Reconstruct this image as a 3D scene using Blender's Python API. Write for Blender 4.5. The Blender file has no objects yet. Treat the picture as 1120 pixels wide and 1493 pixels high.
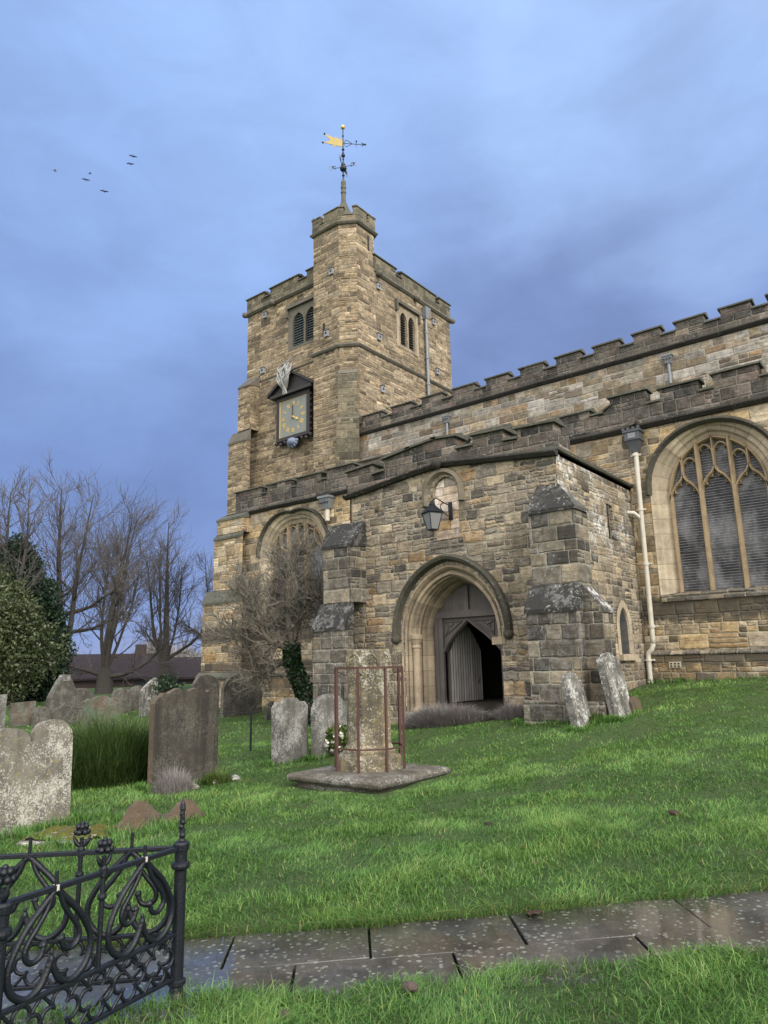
import bpy, bmesh, math, random
import numpy as np
from mathutils import Vector, Matrix
from mathutils.geometry import tessellate_polygon

SC = bpy.context.scene
COL = SC.collection
R = math.radians
random.seed(7)
RNG = np.random.default_rng(11)

# ---------------------------------------------------------------- camera
PITCH, ROLL, YAW = R(12.17856), R(-1.23435), R(51.77070)
FWD = Vector((-math.cos(YAW) * math.cos(PITCH), math.sin(YAW) * math.cos(PITCH), math.sin(PITCH)))
RT = FWD.cross(Vector((0, 0, 1))).normalized()
UP = RT.cross(FWD)
RT, UP = RT * math.cos(ROLL) + UP * math.sin(ROLL), -RT * math.sin(ROLL) + UP * math.cos(ROLL)
EYE = Vector((0, 0, 1.6))
cam = bpy.data.cameras.new('camera')
cam_o = bpy.data.objects.new('camera', cam)
COL.objects.link(cam_o)
M = Matrix((RT, UP, -FWD)).transposed().to_4x4()
M.translation = EYE
cam_o.matrix_world = M
cam.sensor_fit = 'HORIZONTAL'
cam.sensor_width = 36.0
cam.lens = 36.0 * 1031.956 / 1120
cam.clip_start = 0.05
cam.clip_end = 3000
SC.camera = cam_o

# ---------------------------------------------------------------- view / world / sun
SC.view_settings.view_transform = 'Standard'
SC.view_settings.look = 'None'
SC.view_settings.gamma = 1
SC.view_settings.use_curve_mapping = False
SC.view_settings.exposure = 0.0
SUN_DIR = Vector((0.86, -0.30, 0.60)).normalized()      # towards the sun, behind thin cloud
SUN_EL = math.asin(SUN_DIR.z)
SUN_AZ = math.atan2(SUN_DIR.x, SUN_DIR.y)

world = bpy.data.worlds.new('World')
SC.world = world
world.use_nodes = True


# ---------------------------------------------------------------- tiny node language
class X:
    """a socket with arithmetic"""
    def __init__(self, t, s):
        self.t, self.s = t, s

    def _m(self, op, *o):
        n = self.t.nodes.new('ShaderNodeMath')
        n.operation = op
        for i, v in enumerate((self,) + o):
            if isinstance(v, X):
                self.t.links.new(v.s, n.inputs[i])
            else:
                n.inputs[i].default_value = v
        return X(self.t, n.outputs[0])

    def __add__(self, o): return self._m('ADD', o)
    __radd__ = __add__
    def __mul__(self, o): return self._m('MULTIPLY', o)
    __rmul__ = __mul__
    def __sub__(self, o): return self._m('SUBTRACT', o)
    def __truediv__(self, o): return self._m('DIVIDE', o)
    def __rsub__(self, o): return (self * -1.0) + o
    def floor(self): return self._m('FLOOR')
    def fract(self): return self._m('FRACT')
    def min(self, o): return self._m('MINIMUM', o)
    def max(self, o): return self._m('MAXIMUM', o)
    def smin(self, o, k): return self._m('SMOOTH_MIN', o, k)
    def gt(self, o): return self._m('GREATER_THAN', o)
    def abs(self): return self._m('ABSOLUTE')
    def sin(self): return self._m('SINE')


class NT:
    def __init__(self, tree):
        self.t = tree

    def node(self, kind, **kw):
        n = self.t.nodes.new(kind)
        for k, v in kw.items():
            setattr(n, k, v)
        return n

    def put(self, sock, v):
        if isinstance(v, X):
            self.t.links.new(v.s, sock)
        elif isinstance(v, (int, float)):
            sock.default_value = v
        else:
            v = tuple(v)
            sock.default_value = v if len(v) == len(sock.default_value) else v + (1.0,)

    def comb(self, x, y, z=0.0):
        n = self.node('ShaderNodeCombineXYZ')
        for i, v in enumerate((x, y, z)):
            self.put(n.inputs[i], v)
        return X(self.t, n.outputs[0])

    def sep(self, v):
        n = self.node('ShaderNodeSeparateXYZ')
        self.t.links.new(v.s, n.inputs[0])
        return [X(self.t, o) for o in n.outputs]

    def vscale(self, v, k):
        n = self.node('ShaderNodeVectorMath', operation='MULTIPLY')
        self.put(n.inputs[0], v)
        n.inputs[1].default_value = k if isinstance(k, tuple) else (k, k, k)
        return X(self.t, n.outputs[0])

    def dot(self, v, d):
        n = self.node('ShaderNodeVectorMath', operation='DOT_PRODUCT')
        self.put(n.inputs[0], v)
        n.inputs[1].default_value = d
        return X(self.t, n.outputs['Value'])

    def noise(self, v, scale=1.0, detail=2.0, rough=0.5, dist=0.0):
        n = self.node('ShaderNodeTexNoise')
        self.put(n.inputs['Vector'], v)
        n.inputs['Scale'].default_value = scale
        n.inputs['Detail'].default_value = detail
        n.inputs['Roughness'].default_value = rough
        n.inputs['Distortion'].default_value = dist
        return X(self.t, n.outputs[0])

    def voro(self, v, scale, feature='F1', rnd=1.0):
        n = self.node('ShaderNodeTexVoronoi', feature=feature)
        self.put(n.inputs['Vector'], v)
        n.inputs['Scale'].default_value = scale
        n.inputs['Randomness'].default_value = rnd
        return X(self.t, n.outputs['Distance'])

    def white(self, v):
        n = self.node('ShaderNodeTexWhiteNoise', noise_dimensions='3D')
        self.put(n.inputs['Vector'], v)
        return self.sep(X(self.t, n.outputs['Color']))

    def ramp(self, f, stops, interp='LINEAR'):
        n = self.node('ShaderNodeValToRGB')
        n.color_ramp.interpolation = interp
        el = n.color_ramp.elements
        while len(el) < len(stops):
            el.new(0.5)
        for e, (p, c) in zip(el, stops):
            e.position = p
            e.color = tuple(c) + (1.0,) if len(c) == 3 else c
        self.put(n.inputs[0], f)
        return X(self.t, n.outputs[0])

    def mix(self, f, a, b, mode='MIX'):
        n = self.node('ShaderNodeMix', data_type='RGBA', blend_type=mode)
        self.put(n.inputs[0], f)
        self.put(n.inputs[6], a)
        self.put(n.inputs[7], b)
        return X(self.t, n.outputs[2])

    def mul(self, c, f):
        """colour times a float socket"""
        n = self.node('ShaderNodeVectorMath', operation='SCALE')
        self.put(n.inputs[0], c)
        self.put(n.inputs['Scale'], f)
        return X(self.t, n.outputs[0])

    def smooth(self, f, a, b):
        n = self.node('ShaderNodeMapRange', interpolation_type='SMOOTHSTEP')
        self.put(n.inputs[0], f)
        n.inputs[1].default_value = a
        n.inputs[2].default_value = b
        return X(self.t, n.outputs[0])

    def pos(self):
        return X(self.t, self.node('ShaderNodeNewGeometry').outputs['Position'])

    def nrm(self):
        return X(self.t, self.node('ShaderNodeNewGeometry').outputs['Normal'])

    def uv(self):
        return X(self.t, self.node('ShaderNodeTexCoord').outputs['UV'])

    def bump(self, h, dist=0.02, strength=1.0):
        n = self.node('ShaderNodeBump')
        n.inputs['Distance'].default_value = dist
        n.inputs['Strength'].default_value = strength
        self.put(n.inputs['Height'], h)
        return X(self.t, n.outputs[0])


def build_world():
    t = world.node_tree
    t.nodes.clear()
    N = NT(t)
    d = X(t, N.node('ShaderNodeTexCoord').outputs['Generated'])
    el = N.sep(d)[2]
    sky = N.node('ShaderNodeTexSky', sky_type='NISHITA', sun_disc=False)
    sky.sun_elevation = SUN_EL
    sky.sun_rotation = SUN_AZ
    sky.air_density = 1.2
    sky.dust_density = 0.6
    nish = N.mul(X(t, sky.outputs[0]), 0.075)
    big = N.noise(N.vscale(d, (1, 1, 1.6)), 1.9, 3.0, 0.45, 0.25)
    fine = N.noise(N.vscale(d, (1, 1, 1.9)), 4.2, 5.0, 0.46, 0.2)
    base = N.ramp(el, [(0.0, (.27, .32, .56)), (.08, (.215, .295, .60)), (.30, (.205, .325, .655)),
                       (.48, (.255, .41, .775)), (.68, (.34, .545, .95)), (1.0, (.38, .57, .95))])
    base = N.mix(.12, base, nish)
    # slow brightening and slate undersides
    lightc = N.smooth(big * .6 + fine * .4, .42, .68)
    c = N.mix(lightc * .50, base, (.335, .525, .985))
    dark = N.smooth(big * .35 + fine * .65, .40, .70)
    c = N.mix(dark * .16, c, (.175, .25, .50))
    for dv, w0, w1, col, k in (((-.345, .735, .585), .915, .992, (.18, .243, .475), .75),
                               ((-.20, .78, .58), .955, .992, (.20, .275, .54), .28),
                               ((-.77, .46, .44), .88, .985, (.165, .245, .51), .6),
                               ((-.66, .36, .66), .90, .995, (.34, .515, .92), .6),
                               ((-.45, .52, .72), .93, .998, (.38, .575, .98), .6),
                               ((-.14, .72, .68), .95, .996, (.41, .60, .98), .65)):
        v = Vector(dv).normalized()
        m = N.smooth(N.dot(d, tuple(v)) + (fine - .5) * .08 + (big - .5) * .09, w0, w1)
        c = N.mix(m * k, c, col)
    tex = N.noise(N.vscale(d, (1, 1, 2.0)), 6.0, 7.0, .58, .4)
    c = N.mul(c, N.smooth(tex, .25, .75) * .18 + .975)
    # the brighter, whiter cloud over the other half of the sky (behind the viewer)
    back = Vector((.62, -.62, .48)).normalized()
    b = N.smooth(N.dot(d, tuple(back)) + (big - .5) * .25, -.25, .75)
    c = N.mix(b, c, (2.45, 2.34, 2.16))
    below = N.smooth(el, -.02, -.12)
    c = N.mix(below, c, (.12, .13, .12))
    bg = N.node('ShaderNodeBackground')
    N.put(bg.inputs[0], c)
    bg.inputs[1].default_value = 1.0
    out = N.node('ShaderNodeOutputWorld')
    t.links.new(bg.outputs[0], out.inputs[0])


build_world()
sun = bpy.data.lights.new('sun', 'SUN')
sun.energy = 2.5
sun.angle = R(20)
sun.color = (1.0, .95, .87)
sun_o = bpy.data.objects.new('sun', sun)
COL.objects.link(sun_o)
sun_o.rotation_euler = SUN_DIR.to_track_quat('Z', 'Y').to_euler()


# ---------------------------------------------------------------- materials
def new_mat(name):
    m = bpy.data.materials.new(name)
    m.use_nodes = True
    t = m.node_tree
    t.nodes.clear()
    N = NT(t)
    bs = N.node('ShaderNodeBsdfPrincipled')
    out = N.node('ShaderNodeOutputMaterial')
    t.links.new(bs.outputs[0], out.inputs[0])
    return m, N, bs


def plain(name, col, rough=.7, metal=0.0, var=.25, scale=6.0, bump=.004, spec=.4):
    m, N, bs = new_mat(name)
    p = N.pos()
    n = N.noise(p, scale, 5, .6)
    c = N.mul(col, n * (2 * var) + (1 - var))
    N.put(bs.inputs['Base Color'], c)
    N.put(bs.inputs['Roughness'], (n * .3 + (rough - .15)))
    bs.inputs['Metallic'].default_value = metal
    bs.inputs['Specular IOR Level'].default_value = spec
    if bump:
        N.put(bs.inputs['Normal'], N.bump(N.noise(p, scale * 5, 4, .6), bump))
    return m


def masonry(name, pal, h=.2, w=.4, mortar=(.30, .27, .22), mw=.011, warp=.03, stain=.3, dark=(.045, .042, .038),
            lichen=.12, orange=(.33, .20, .085), ork=.8, oth=.86, split=.72, bump=.022, stri=.35, bands=(), red=None, wz=None,
            irr=.012, stain_at=(.50, .68), white=0.0):
    m, N, bs = new_mat(name)
    p = N.pos()
    uvw = N.sep(N.uv())
    u, v = uvw[0], uvw[1]
    wv = N.noise(N.comb(u, v, 3.0), 1.9, 3, .6)
    wv2 = N.noise(N.comb(u, v, 11.0), 2.3, 3, .6)
    u = u + (wv - .5) * (warp * 2)
    v = v + (wv2 - .5) * (warp * 2)
    rag0 = N.noise(p, 9.0, 3, .6)
    u = u + (rag0 - .5) * (irr * 3.2)
    v = v + (N.noise(p, 7.0, 3, .6) - .5) * (irr * 3.0)
    vv = v + N.noise(N.comb(0.0, v, 5.0), 1.25, 1, .4) * (h * 1.7)
    r = vv / h
    row = r.floor()
    fv = r - row
    rr = N.white(N.comb(row, 3.3, 1.7))
    wr = rr[0] * (w * .8) + (w * .62)
    cu = u / wr + rr[1] * 37.7
    cu = cu + N.noise(N.comb(u * (1.1 / w), row * 5.31, 2.0), 1.0, 1, .4) * .75
    colm = cu.floor()
    fu = cu - colm
    a = N.white(N.comb(colm, row, .5))
    sp = a[0].gt(split)
    ns = sp + a[0].gt(split + (1.0 - split) * .72) + 1.0
    f2 = fv * ns
    half = f2.floor()
    fvx = f2 - half
    hh = X(N.t, (ns * 0.0 + h).s) / ns
    sb = N.white(N.comb(colm, row + half * .37 + .13, 6.5))
    cut = sb[0] * .5 + .25
    side = fu.gt(cut) * sp * sb[1].gt(.3)
    du0 = fu.min(1.0 - fu)
    dcut = (fu - cut).abs() + (1.0 - sp * sb[1].gt(.3))
    idv = N.white(N.comb(colm + side * .41, row + half * .37 + .1, 4.5))
    dv = fvx.min(1.0 - fvx) * hh
    du = du0.min(dcut) * wr
    d = du.smin(dv, .03)
    rag = N.noise(p, 17.0, 3, .6)
    d = d + (rag - .5) * irr
    mor = 1.0 - N.smooth(d, mw * .35, mw * 1.1)
    base = N.ramp(idv[0], pal)
    base = N.mul(base, idv[1] * .85 + .56)
    om = N.smooth(idv[2], oth, oth + .10) * ork * (N.noise(p, 5.0, 4, .6) * 1.1 + .25).min(1.0)
    base = N.mix(om, base, orange)
    if red:
        base = N.mix(N.smooth(a[2], .988, .99) * .8, base, red)
    st = N.noise(N.comb(u * 1.6, v * 24.0, idv[0] * 40.0), 1.0, 4, .65)
    base = N.mul(base, N.smooth(st, .25, .72) * (stri * 1.1) + (1 - stri * .55))
    st2 = N.noise(N.comb(u * 2.6, v * 34.0, idv[2] * 60.0), 1.0, 3, .6)
    crack = N.smooth(st2, .585, .66) * stri
    base = N.mul(base, 1.0 - crack * .75)
    blot = N.noise(p, 7.0, 5, .65)
    base = N.mul(base, N.smooth(blot, .25, .75) * .75 + .62)
    grit = N.noise(p, 34.0, 4, .7)
    base = N.mul(base, N.smooth(grit, .25, .75) * .5 + .75)
    mtone = N.smooth(N.noise(p, 1.9, 4, .6), .30, .56)
    mcol = N.mix(mtone, (.085, .072, .058), N.mul(mortar, 1.25))
    c = N.mix(mor * .9, base, N.mul(mcol, blot * .7 + .65))
    sm = N.smooth(N.noise(p, .75, 6, .62), *stain_at) * stain
    sm2 = N.smooth(idv[1] * .5 + N.noise(p, 1.4, 4, .6) * .6, .62, .80) * (stain * .85)
    c = N.mix((sm.max(sm2)) * (N.noise(p, 9.0, 4, .7) * .8 + .45).min(1.0), c, dark)
    z = N.sep(p)[2]
    for zc, hw, k in bands:
        bm = 1.0 - N.smooth((z - zc).abs() + (N.noise(p, 2.2, 5, .65) - .5) * (hw * 2.2), hw * .5, hw * 1.15)
        c = N.mix(bm * k * (blot * .7 + .5), c, dark)
    if lichen:
        lm = N.smooth(N.noise(p, 15.0, 4, .6), .60, .68) * N.smooth(N.noise(p, 1.7, 3, .5), .42, .62) * lichen
        c = N.mix(lm, c, (.46, .46, .42))
    if white:
        wm = N.smooth(N.noise(p, 6.5, 6, .74), .47, .57) * N.smooth(N.noise(p, .9, 2, .5), .33, .50) * white
        if wz:
            wm = wm * N.smooth(N.noise(p, 1.15, 3, .55), .46, .60)
            wm = wm * (N.smooth(z + (N.noise(p, 1.3, 3, .6) - .5) * 1.6, wz[0], wz[1]) * .92 + .08)
        c = N.mix(wm, c, (.62, .63, .64))
    N.put(bs.inputs['Base Color'], c)
    bs.inputs['Roughness'].default_value = .82
    bs.inputs['Specular IOR Level'].default_value = .35
    hgt = N.smooth(d, 0.0, .035) * .75 + st * (.16 + stri * .25) + blot * .25 + N.noise(p, 38.0, 3, .6) * .16 + idv[1] * .25 - crack * .5
    N.put(bs.inputs['Normal'], N.bump(hgt, bump))
    return m


def stone(name, c1, c2, joint=.34, stain=.3, dark=(.05, .047, .042), lichen=.1, bump=.008, jd=(.12, .10, .08), white=0.0):
    """dressed stone; u runs along the piece, a joint every `joint` metres"""
    m, N, bs = new_mat(name)
    p = N.pos()
    u, v, _ = N.sep(N.uv())
    n = N.noise(p, 3.0, 6, .65)
    c = N.mix(n, c1, c2)
    if joint:
        k = u / joint
        i = k.floor()
        f = k - i
        rr = N.white(N.comb(i, 2.2, 9.1))
        c = N.mul(c, rr[0] * .45 + .76)
        jm = 1.0 - N.smooth(f.min(1.0 - f) * joint, .004, .010)
        c = N.mix(jm * .7, c, jd)
    blot = N.noise(p, 9.0, 5, .68)
    c = N.mul(c, blot * .7 + .65)
    c = N.mix(N.smooth(N.noise(p, 1.5, 6, .66), .48, .66) * stain, c, dark)
    if lichen:
        lm = N.smooth(N.noise(p, 18.0, 4, .62), .58, .66) * N.smooth(N.noise(p, 2.4, 3, .5), .42, .6) * lichen
        c = N.mix(lm, c, (.46, .46, .41))
    if white:
        wm = N.smooth(N.noise(p, 6.0, 6, .72), .48, .58) * N.smooth(N.noise(p, 1.1, 2, .5), .36, .55) * white
        c = N.mix(wm, c, (.62, .63, .64))
    N.put(bs.inputs['Base Color'], c)
    bs.inputs['Roughness'].default_value = .8
    bs.inputs['Specular IOR Level'].default_value = .35
    N.put(bs.inputs['Normal'], N.bump(blot * .7 + N.noise(p, 45.0, 3, .6) * .3, bump))
    return m


def grave_mat(name, c1, c2, lichen, lcol=(.48, .47, .42), streak=.3, dark=(.05, .048, .045), yellow=.2, scale=24.0, green=0.0):
    m, N, bs = new_mat(name)
    p = N.pos()
    px, py, pz = N.sep(p)
    n = N.noise(p, 4.5, 6, .65)
    c = N.mix(N.smooth(n, .3, .7), c1, c2)
    sk = N.noise(N.comb(px * 9.0, py * 9.0, pz * .7), 1.0, 4, .6)
    c = N.mix(N.smooth(sk, .45, .65) * streak, c, dark)
    c = N.mix(N.smooth(N.noise(p, 2.2, 5, .6), .52, .68) * .6, c, dark)
    if yellow:
        ym = N.smooth(N.noise(p, 16.0, 4, .6), .56, .66) * yellow
        c = N.mix(ym, c, (.24, .20, .075))
    if green:
        c = N.mix(N.smooth(n * .5 + sk * .5, .48, .6) * green, c, (.10, .15, .11))
    if lichen:
        lm = N.smooth(N.noise(p, scale * 2.4, 5, .74) * .7 + N.noise(p, scale * .7, 4, .65) * .3 + (N.noise(p, 3.1, 2, .5) - .5) * .35, .50, .60) * lichen * (N.noise(p, scale * 3.0, 2, .5) * .7 + .4)
        c = N.mix(lm, c, lcol)
    N.put(bs.inputs['Base Color'], c)
    bs.inputs['Roughness'].default_value = .85
    bs.inputs['Specular IOR Level'].default_value = .3
    N.put(bs.inputs['Normal'], N.bump(N.noise(p, 12.0, 6, .7) + N.noise(p, 48.0, 3, .6) * .35, .012))
    return m


PAL_PORCH = [(0, (.085, .074, .063)), (.16, (.15, .13, .105)), (.38, (.26, .212, .15)), (.6, (.19, .168, .142)), (.8, (.34, .268, .178)), (1, (.40, .34, .255))]
PAL_AISLE = [(0, (.14, .113, .078)), (.2, (.30, .226, .132)), (.5, (.42, .31, .175)), (.72, (.28, .24, .19)), (1, (.50, .41, .285))]
PAL_NAVE = [(0, (.24, .22, .19)), (.3, (.31, .29, .26)), (.6, (.28, .23, .155)), (.8, (.15, .115, .085)), (1, (.36, .34, .31))]
PAL_TOWER = [(0, (.125, .098, .068)), (.25, (.21, .163, .108)), (.55, (.29, .223, .143)), (.8, (.245, .198, .145)), (1, (.40, .315, .215))]
PAL_DARK = [(0, (.036, .033, .030)), (.35, (.072, .064, .055)), (.65, (.125, .108, .088)), (.9, (.125, .09, .08)), (1, (.21, .185, .155))]
MAT = {}
MAT['porch'] = masonry('rubble_sandstone', PAL_PORCH, h=.225, w=.40, warp=.042, stain=.5, lichen=.45, ork=.7, oth=.88, bump=.026, irr=.026, stri=.5, white=.05, split=.5)
MAT['porch_side'] = masonry('rubble_sandstone_lichened', PAL_PORCH, h=.21, w=.36, warp=.034, stain=.5, lichen=.35, ork=.5, oth=.93, bump=.022, irr=.022, stri=.4, white=.9, split=.5, wz=(3.6, 4.7),
                            dark=(.06, .062, .055))
MAT['buttress'] = masonry('dark_ashlar', [(0, (.055, .05, .044)), (.35, (.095, .084, .07)), (.65, (.135, .12, .095)), (.85, (.19, .165, .125)), (1, (.28, .235, .17))], h=.27, w=.44, warp=.012,
                          stain=.6, lichen=.45, ork=.35, oth=.92, bump=.024, split=.9, mortar=(.25, .235, .2), white=.10)
MAT['aisle'] = masonry('ochre_sandstone', PAL_AISLE, h=.29, w=.52, warp=.024, stain=.3, lichen=.25, ork=.7, oth=.85, bump=.019, split=.66,
                       bands=((2.72, .34, 1.0), (1.62, .20, .9), (1.1, .3, .5)), mortar=(.36, .32, .25))
MAT['nave'] = masonry('pale_ashlar', PAL_NAVE, h=.225, w=.5, warp=.012, stain=.22, lichen=.2, ork=.6, oth=.84, bump=.016, split=.9, mortar=(.33, .3, .26))
MAT['tower'] = masonry('tower_sandstone', PAL_TOWER, h=.31, w=.80, warp=.020, stain=.5, lichen=.16, ork=.25, oth=.9, bump=.018, split=.24, stri=.7,
                       mortar=(.30, .245, .165), mw=.009, dark=(.075, .062, .046))
MAT['parapet'] = masonry('black_weathered_ashlar', PAL_DARK, h=.26, w=.5, warp=.014, stain=.55, lichen=.6, ork=.18, oth=.9, bump=.022, split=.9, mortar=(.17, .155, .13),
                         dark=(.028, .027, .025), white=.05)
MAT['parapet_tower'] = masonry('grey_green_ashlar', [(0, (.085, .078, .055)), (.5, (.135, .118, .08)), (1, (.19, .16, .115))], h=.3, w=.55, warp=.014, stain=.5, lichen=.25,
                               ork=.1, oth=.95, bump=.018, split=.9, mortar=(.2, .18, .14), dark=(.04, .038, .032))
MAT['slope'] = stone('black_weathering_slab', (.016, .016, .016), (.038, .036, .034), joint=0, stain=.5, dark=(.02, .02, .02), lichen=.7, bump=.02, white=.16)
MAT['slope_white'] = stone('lichened_weathering_slab', (.05, .05, .047), (.10, .095, .09), joint=0, stain=.4, dark=(.025, .025, .025), lichen=.5, bump=.02, white=.8)
MAT['coping'] = stone('green_grey_coping', (.055, .06, .05), (.115, .115, .095), joint=.9, stain=.5, dark=(.03, .03, .028), lichen=.35, bump=.015)
MAT['string'] = stone('sooty_string_course', (.018, .017, .016), (.045, .041, .036), joint=.8, stain=.6, dark=(.018, .017, .016), lichen=.3, bump=.015)
MAT['string_tower'] = stone('grey_string_course', (.085, .08, .07), (.15, .135, .11), joint=.9, stain=.5, lichen=.2)
MAT['hood'] = stone('mossy_hood_mould', (.034, .034, .026), (.075, .07, .054), joint=.5, stain=.45, lichen=.3, bump=.014)
MAT['hood_pale'] = stone('pale_hood_mould', (.22, .19, .14), (.13, .115, .09), joint=.6, stain=.45, lichen=.15)
MAT['arch'] = stone('arch_stone', (.36, .295, .215), (.24, .19, .135), joint=.33, stain=.4, lichen=.2)
MAT['jamb'] = stone('window_stone', (.46, .405, .325), (.30, .235, .15), joint=.36, stain=.26, lichen=.15)
MAT['tracery'] = stone('tracery_stone', (.36, .285, .19), (.22, .16, .095), joint=0, stain=.2, lichen=.1, bump=.005)
MAT['niche'] = masonry('pink_blocking_stone', [(0, (.47, .37, .29)), (.5, (.54, .46, .41)), (1, (.58, .51, .46))], h=.2, w=.5, stain=.05, lichen=0, ork=.9, oth=.8, orange=(.46, .29, .12), split=2,
                       bump=.008, mortar=(.2, .16, .12))
MAT['lead'] = plain('lead', (.085, .09, .10), .5, .3, .3, 8)
MAT['black_metal'] = plain('painted_black_iron', (.007, .009, .015), .40, 0, .35, 20, .003, .4)
MAT['grey_metal'] = plain('grey_lead_metal', (.20, .22, .24), .5, .2, .3, 10)
MAT['white_paint'] = plain('white_pipe_paint', (.52, .49, .43), .5, 0, .28, 7, .003)
MAT['rust'] = plain('rusty_brown_iron', (.075, .036, .030), .7, 0, .45, 22, .004)
MAT['gold'] = plain('gilding', (.72, .50, .16), .42, .5, .15, 12, .002)
MAT['gold_dull'] = plain('worn_gilding', (.36, .285, .115), .55, .3, .35, 9, .003)
MAT['silver'] = plain('silvery_paint', (.30, .30, .295), .5, .2, .35, 18, .005)
MAT['clock_wood'] = plain('clock_dark_wood', (.030, .026, .028), .55, 0, .4, 12, .006)
MAT['dial'] = plain('clock_dial_grey', (.195, .21, .195), .5, 0, .15, 5, .001)
MAT['shell_blue'] = plain('blue_grey_shell', (.16, .20, .30), .5, 0, .3, 14)
MAT['box_grey'] = plain('pale_grey_box', (.25, .255, .285), .5, 0, .15, 8, .001)
MAT['box_dark'] = plain('dark_hole', (.03, .03, .035), .6, 0, .1, 8, 0)
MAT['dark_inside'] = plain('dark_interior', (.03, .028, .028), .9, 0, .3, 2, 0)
MAT['louvre'] = plain('green_grey_louvre', (.075, .098, .105), .5, 0, .25, 9)
MAT['louvre_dark'] = plain('dark_timber_louvre', (.026, .026, .026), .7, 0, .25, 9)
MAT['lamp_glass'] = plain('lamp_glass', (.20, .205, .21), .15, 0, .1, 5, 0)
MAT['terracotta'] = plain('airbrick_cream', (.46, .42, .33), .8, 0, .15, 20)


def wood(name, c1, c2, plank=0.0):
    m, N, bs = new_mat(name)
    u, v, _ = N.sep(N.uv())
    p = N.pos()
    g = N.noise(N.comb(u * 42.0, v * 1.6, .3), 1.0, 5, .6)
    c = N.mix(g, c1, c2)
    c = N.mul(c, N.noise(p, 2.5, 4, .6) * .9 + .55)
    hgt = g * .5
    if plank:
        k = u / plank
        f = k.fract()
        gap = 1.0 - N.smooth(f.min(1.0 - f) * plank, .006, .016)
        c = N.mix(gap * .85, c, (.012, .011, .012))
        c = N.mul(c, N.white(N.comb(k.floor(), 1.0, 2.0))[0] * .4 + .8)
        hgt = hgt - gap * 1.2
    N.put(bs.inputs['Base Color'], c)
    bs.inputs['Roughness'].default_value = .75
    N.put(bs.inputs['Normal'], N.bump(hgt, .012))
    return m


MAT['door'] = wood('weathered_grey_planks', (.36, .345, .35), (.60, .585, .585), .098)
MAT['oak'] = wood('dark_weathered_oak', (.048, .042, .042), (.135, .12, .12))


def glass_mat():
    m, N, bs = new_mat('guarded_leaded_glass')
    u, v, _ = N.sep(N.uv())
    p = N.pos()
    painted_refl = N.smooth(N.noise(N.comb(u * .9, v * .55, 0.0), 1.9, 6, .62), .40, .70)  # pale upright blotches: a hazy reflection painted into the glass colour
    c = N.mix(painted_refl * .9, (.018, .019, .026), (.20, .205, .23))
    ln = (v / .062).fract()
    wob = N.smooth(N.noise(N.comb(u * 2.2, v * 5.0, 0.0), 1.0, 3, .6), .30, .46)
    lm = N.smooth((ln - .5).abs(), .34, .47) * wob
    c = N.mix(lm * .75, c, (.27, .275, .30))
    ul = N.smooth(((u / .034).fract() - .5).abs(), .36, .48) * painted_refl
    c = N.mix(ul * .3, c, (.30, .305, .33))
    c = N.mul(c, N.noise(p, 13.0, 4, .65) * .9 + .55)
    N.put(bs.inputs['Base Color'], c)
    bs.inputs['Roughness'].default_value = .5
    bs.inputs['Specular IOR Level'].default_value = .3
    N.put(bs.inputs['Normal'], N.bump(lm + ul * .4, .004))
    return m


MAT['glass'] = glass_mat()


def grass_ground():
    m, N, bs = new_mat('turf')
    p = N.pos()
    n = N.noise(p, 1.1, 6, .65)
    f = N.noise(p, 28.0, 4, .65)
    c = N.mix(f, (.035, .072, .014), (.09, .165, .034))
    c = N.mix(N.smooth(n, .54, .72) * .35, c, (.085, .075, .03))
    far = N.noise(p, 6.0, 4, .6)
    c = N.mul(c, far * .8 + .65)
    N.put(bs.inputs['Base Color'], c)
    bs.inputs['Roughness'].default_value = .9
    N.put(bs.inputs['Normal'], N.bump(f * 1.4 + far + N.noise(p, 70.0, 3, .6), .07))
    return m


def blade_mat(name, stops, trans=.25, rough=.45):
    """leaves and blades; the colour varies from blade to blade by the 'tint' attribute"""
    m, N, bs = new_mat(name)
    at = N.node('ShaderNodeAttribute', attribute_name='tint')
    t = X(N.t, at.outputs['Fac'])
    c = N.ramp(t, stops)
    N.put(bs.inputs['Base Color'], c)
    bs.inputs['Roughness'].default_value = rough
    bs.inputs['Specular IOR Level'].default_value = .3
    if trans:
        tr = N.node('ShaderNodeBsdfTranslucent')
        N.put(tr.inputs[0], c)
        mx = N.node('ShaderNodeMixShader')
        mx.inputs[0].default_value = trans
        N.t.links.new(bs.outputs[0], mx.inputs[1])
        N.t.links.new(tr.outputs[0], mx.inputs[2])
        out = [n for n in N.t.nodes if n.type == 'OUTPUT_MATERIAL'][0]
        N.t.links.new(mx.outputs[0], out.inputs[0])
    return m


MAT['ground'] = grass_ground()
MAT['blade'] = blade_mat('grass_blades', [(0, (.045, .112, .028)), (.35, (.100, .218, .050)), (.6, (.148, .292, .068)), (.82, (.215, .37, .105)), (.93, (.26, .36, .10)), (1, (.34, .29, .14))], .3)
MAT['broom'] = blade_mat('broom_stems', [(0, (.022, .046, .014)), (.5, (.055, .10, .028)), (1, (.12, .165, .05))], .2)
MAT['holly'] = blade_mat('holly_leaves', [(0, (.026, .038, .018)), (.5, (.070, .090, .042)), (.8, (.135, .15, .072)), (1, (.25, .25, .15))], .15, .35)
MAT['yew'] = blade_mat('yew_leaves', [(0, (.010, .022, .014)), (.6, (.026, .052, .030)), (1, (.055, .085, .045))], .12)
MAT['ivy'] = blade_mat('ivy_leaves', [(0, (.008, .020, .010)), (.6, (.020, .045, .020)), (1, (.05, .085, .04))], .1, .35)
MAT['lavender'] = blade_mat('lavender_twigs', [(0, (.14, .125, .125)), (.6, (.27, .25, .25)), (1, (.40, .38, .35))], .1, .8)
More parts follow.
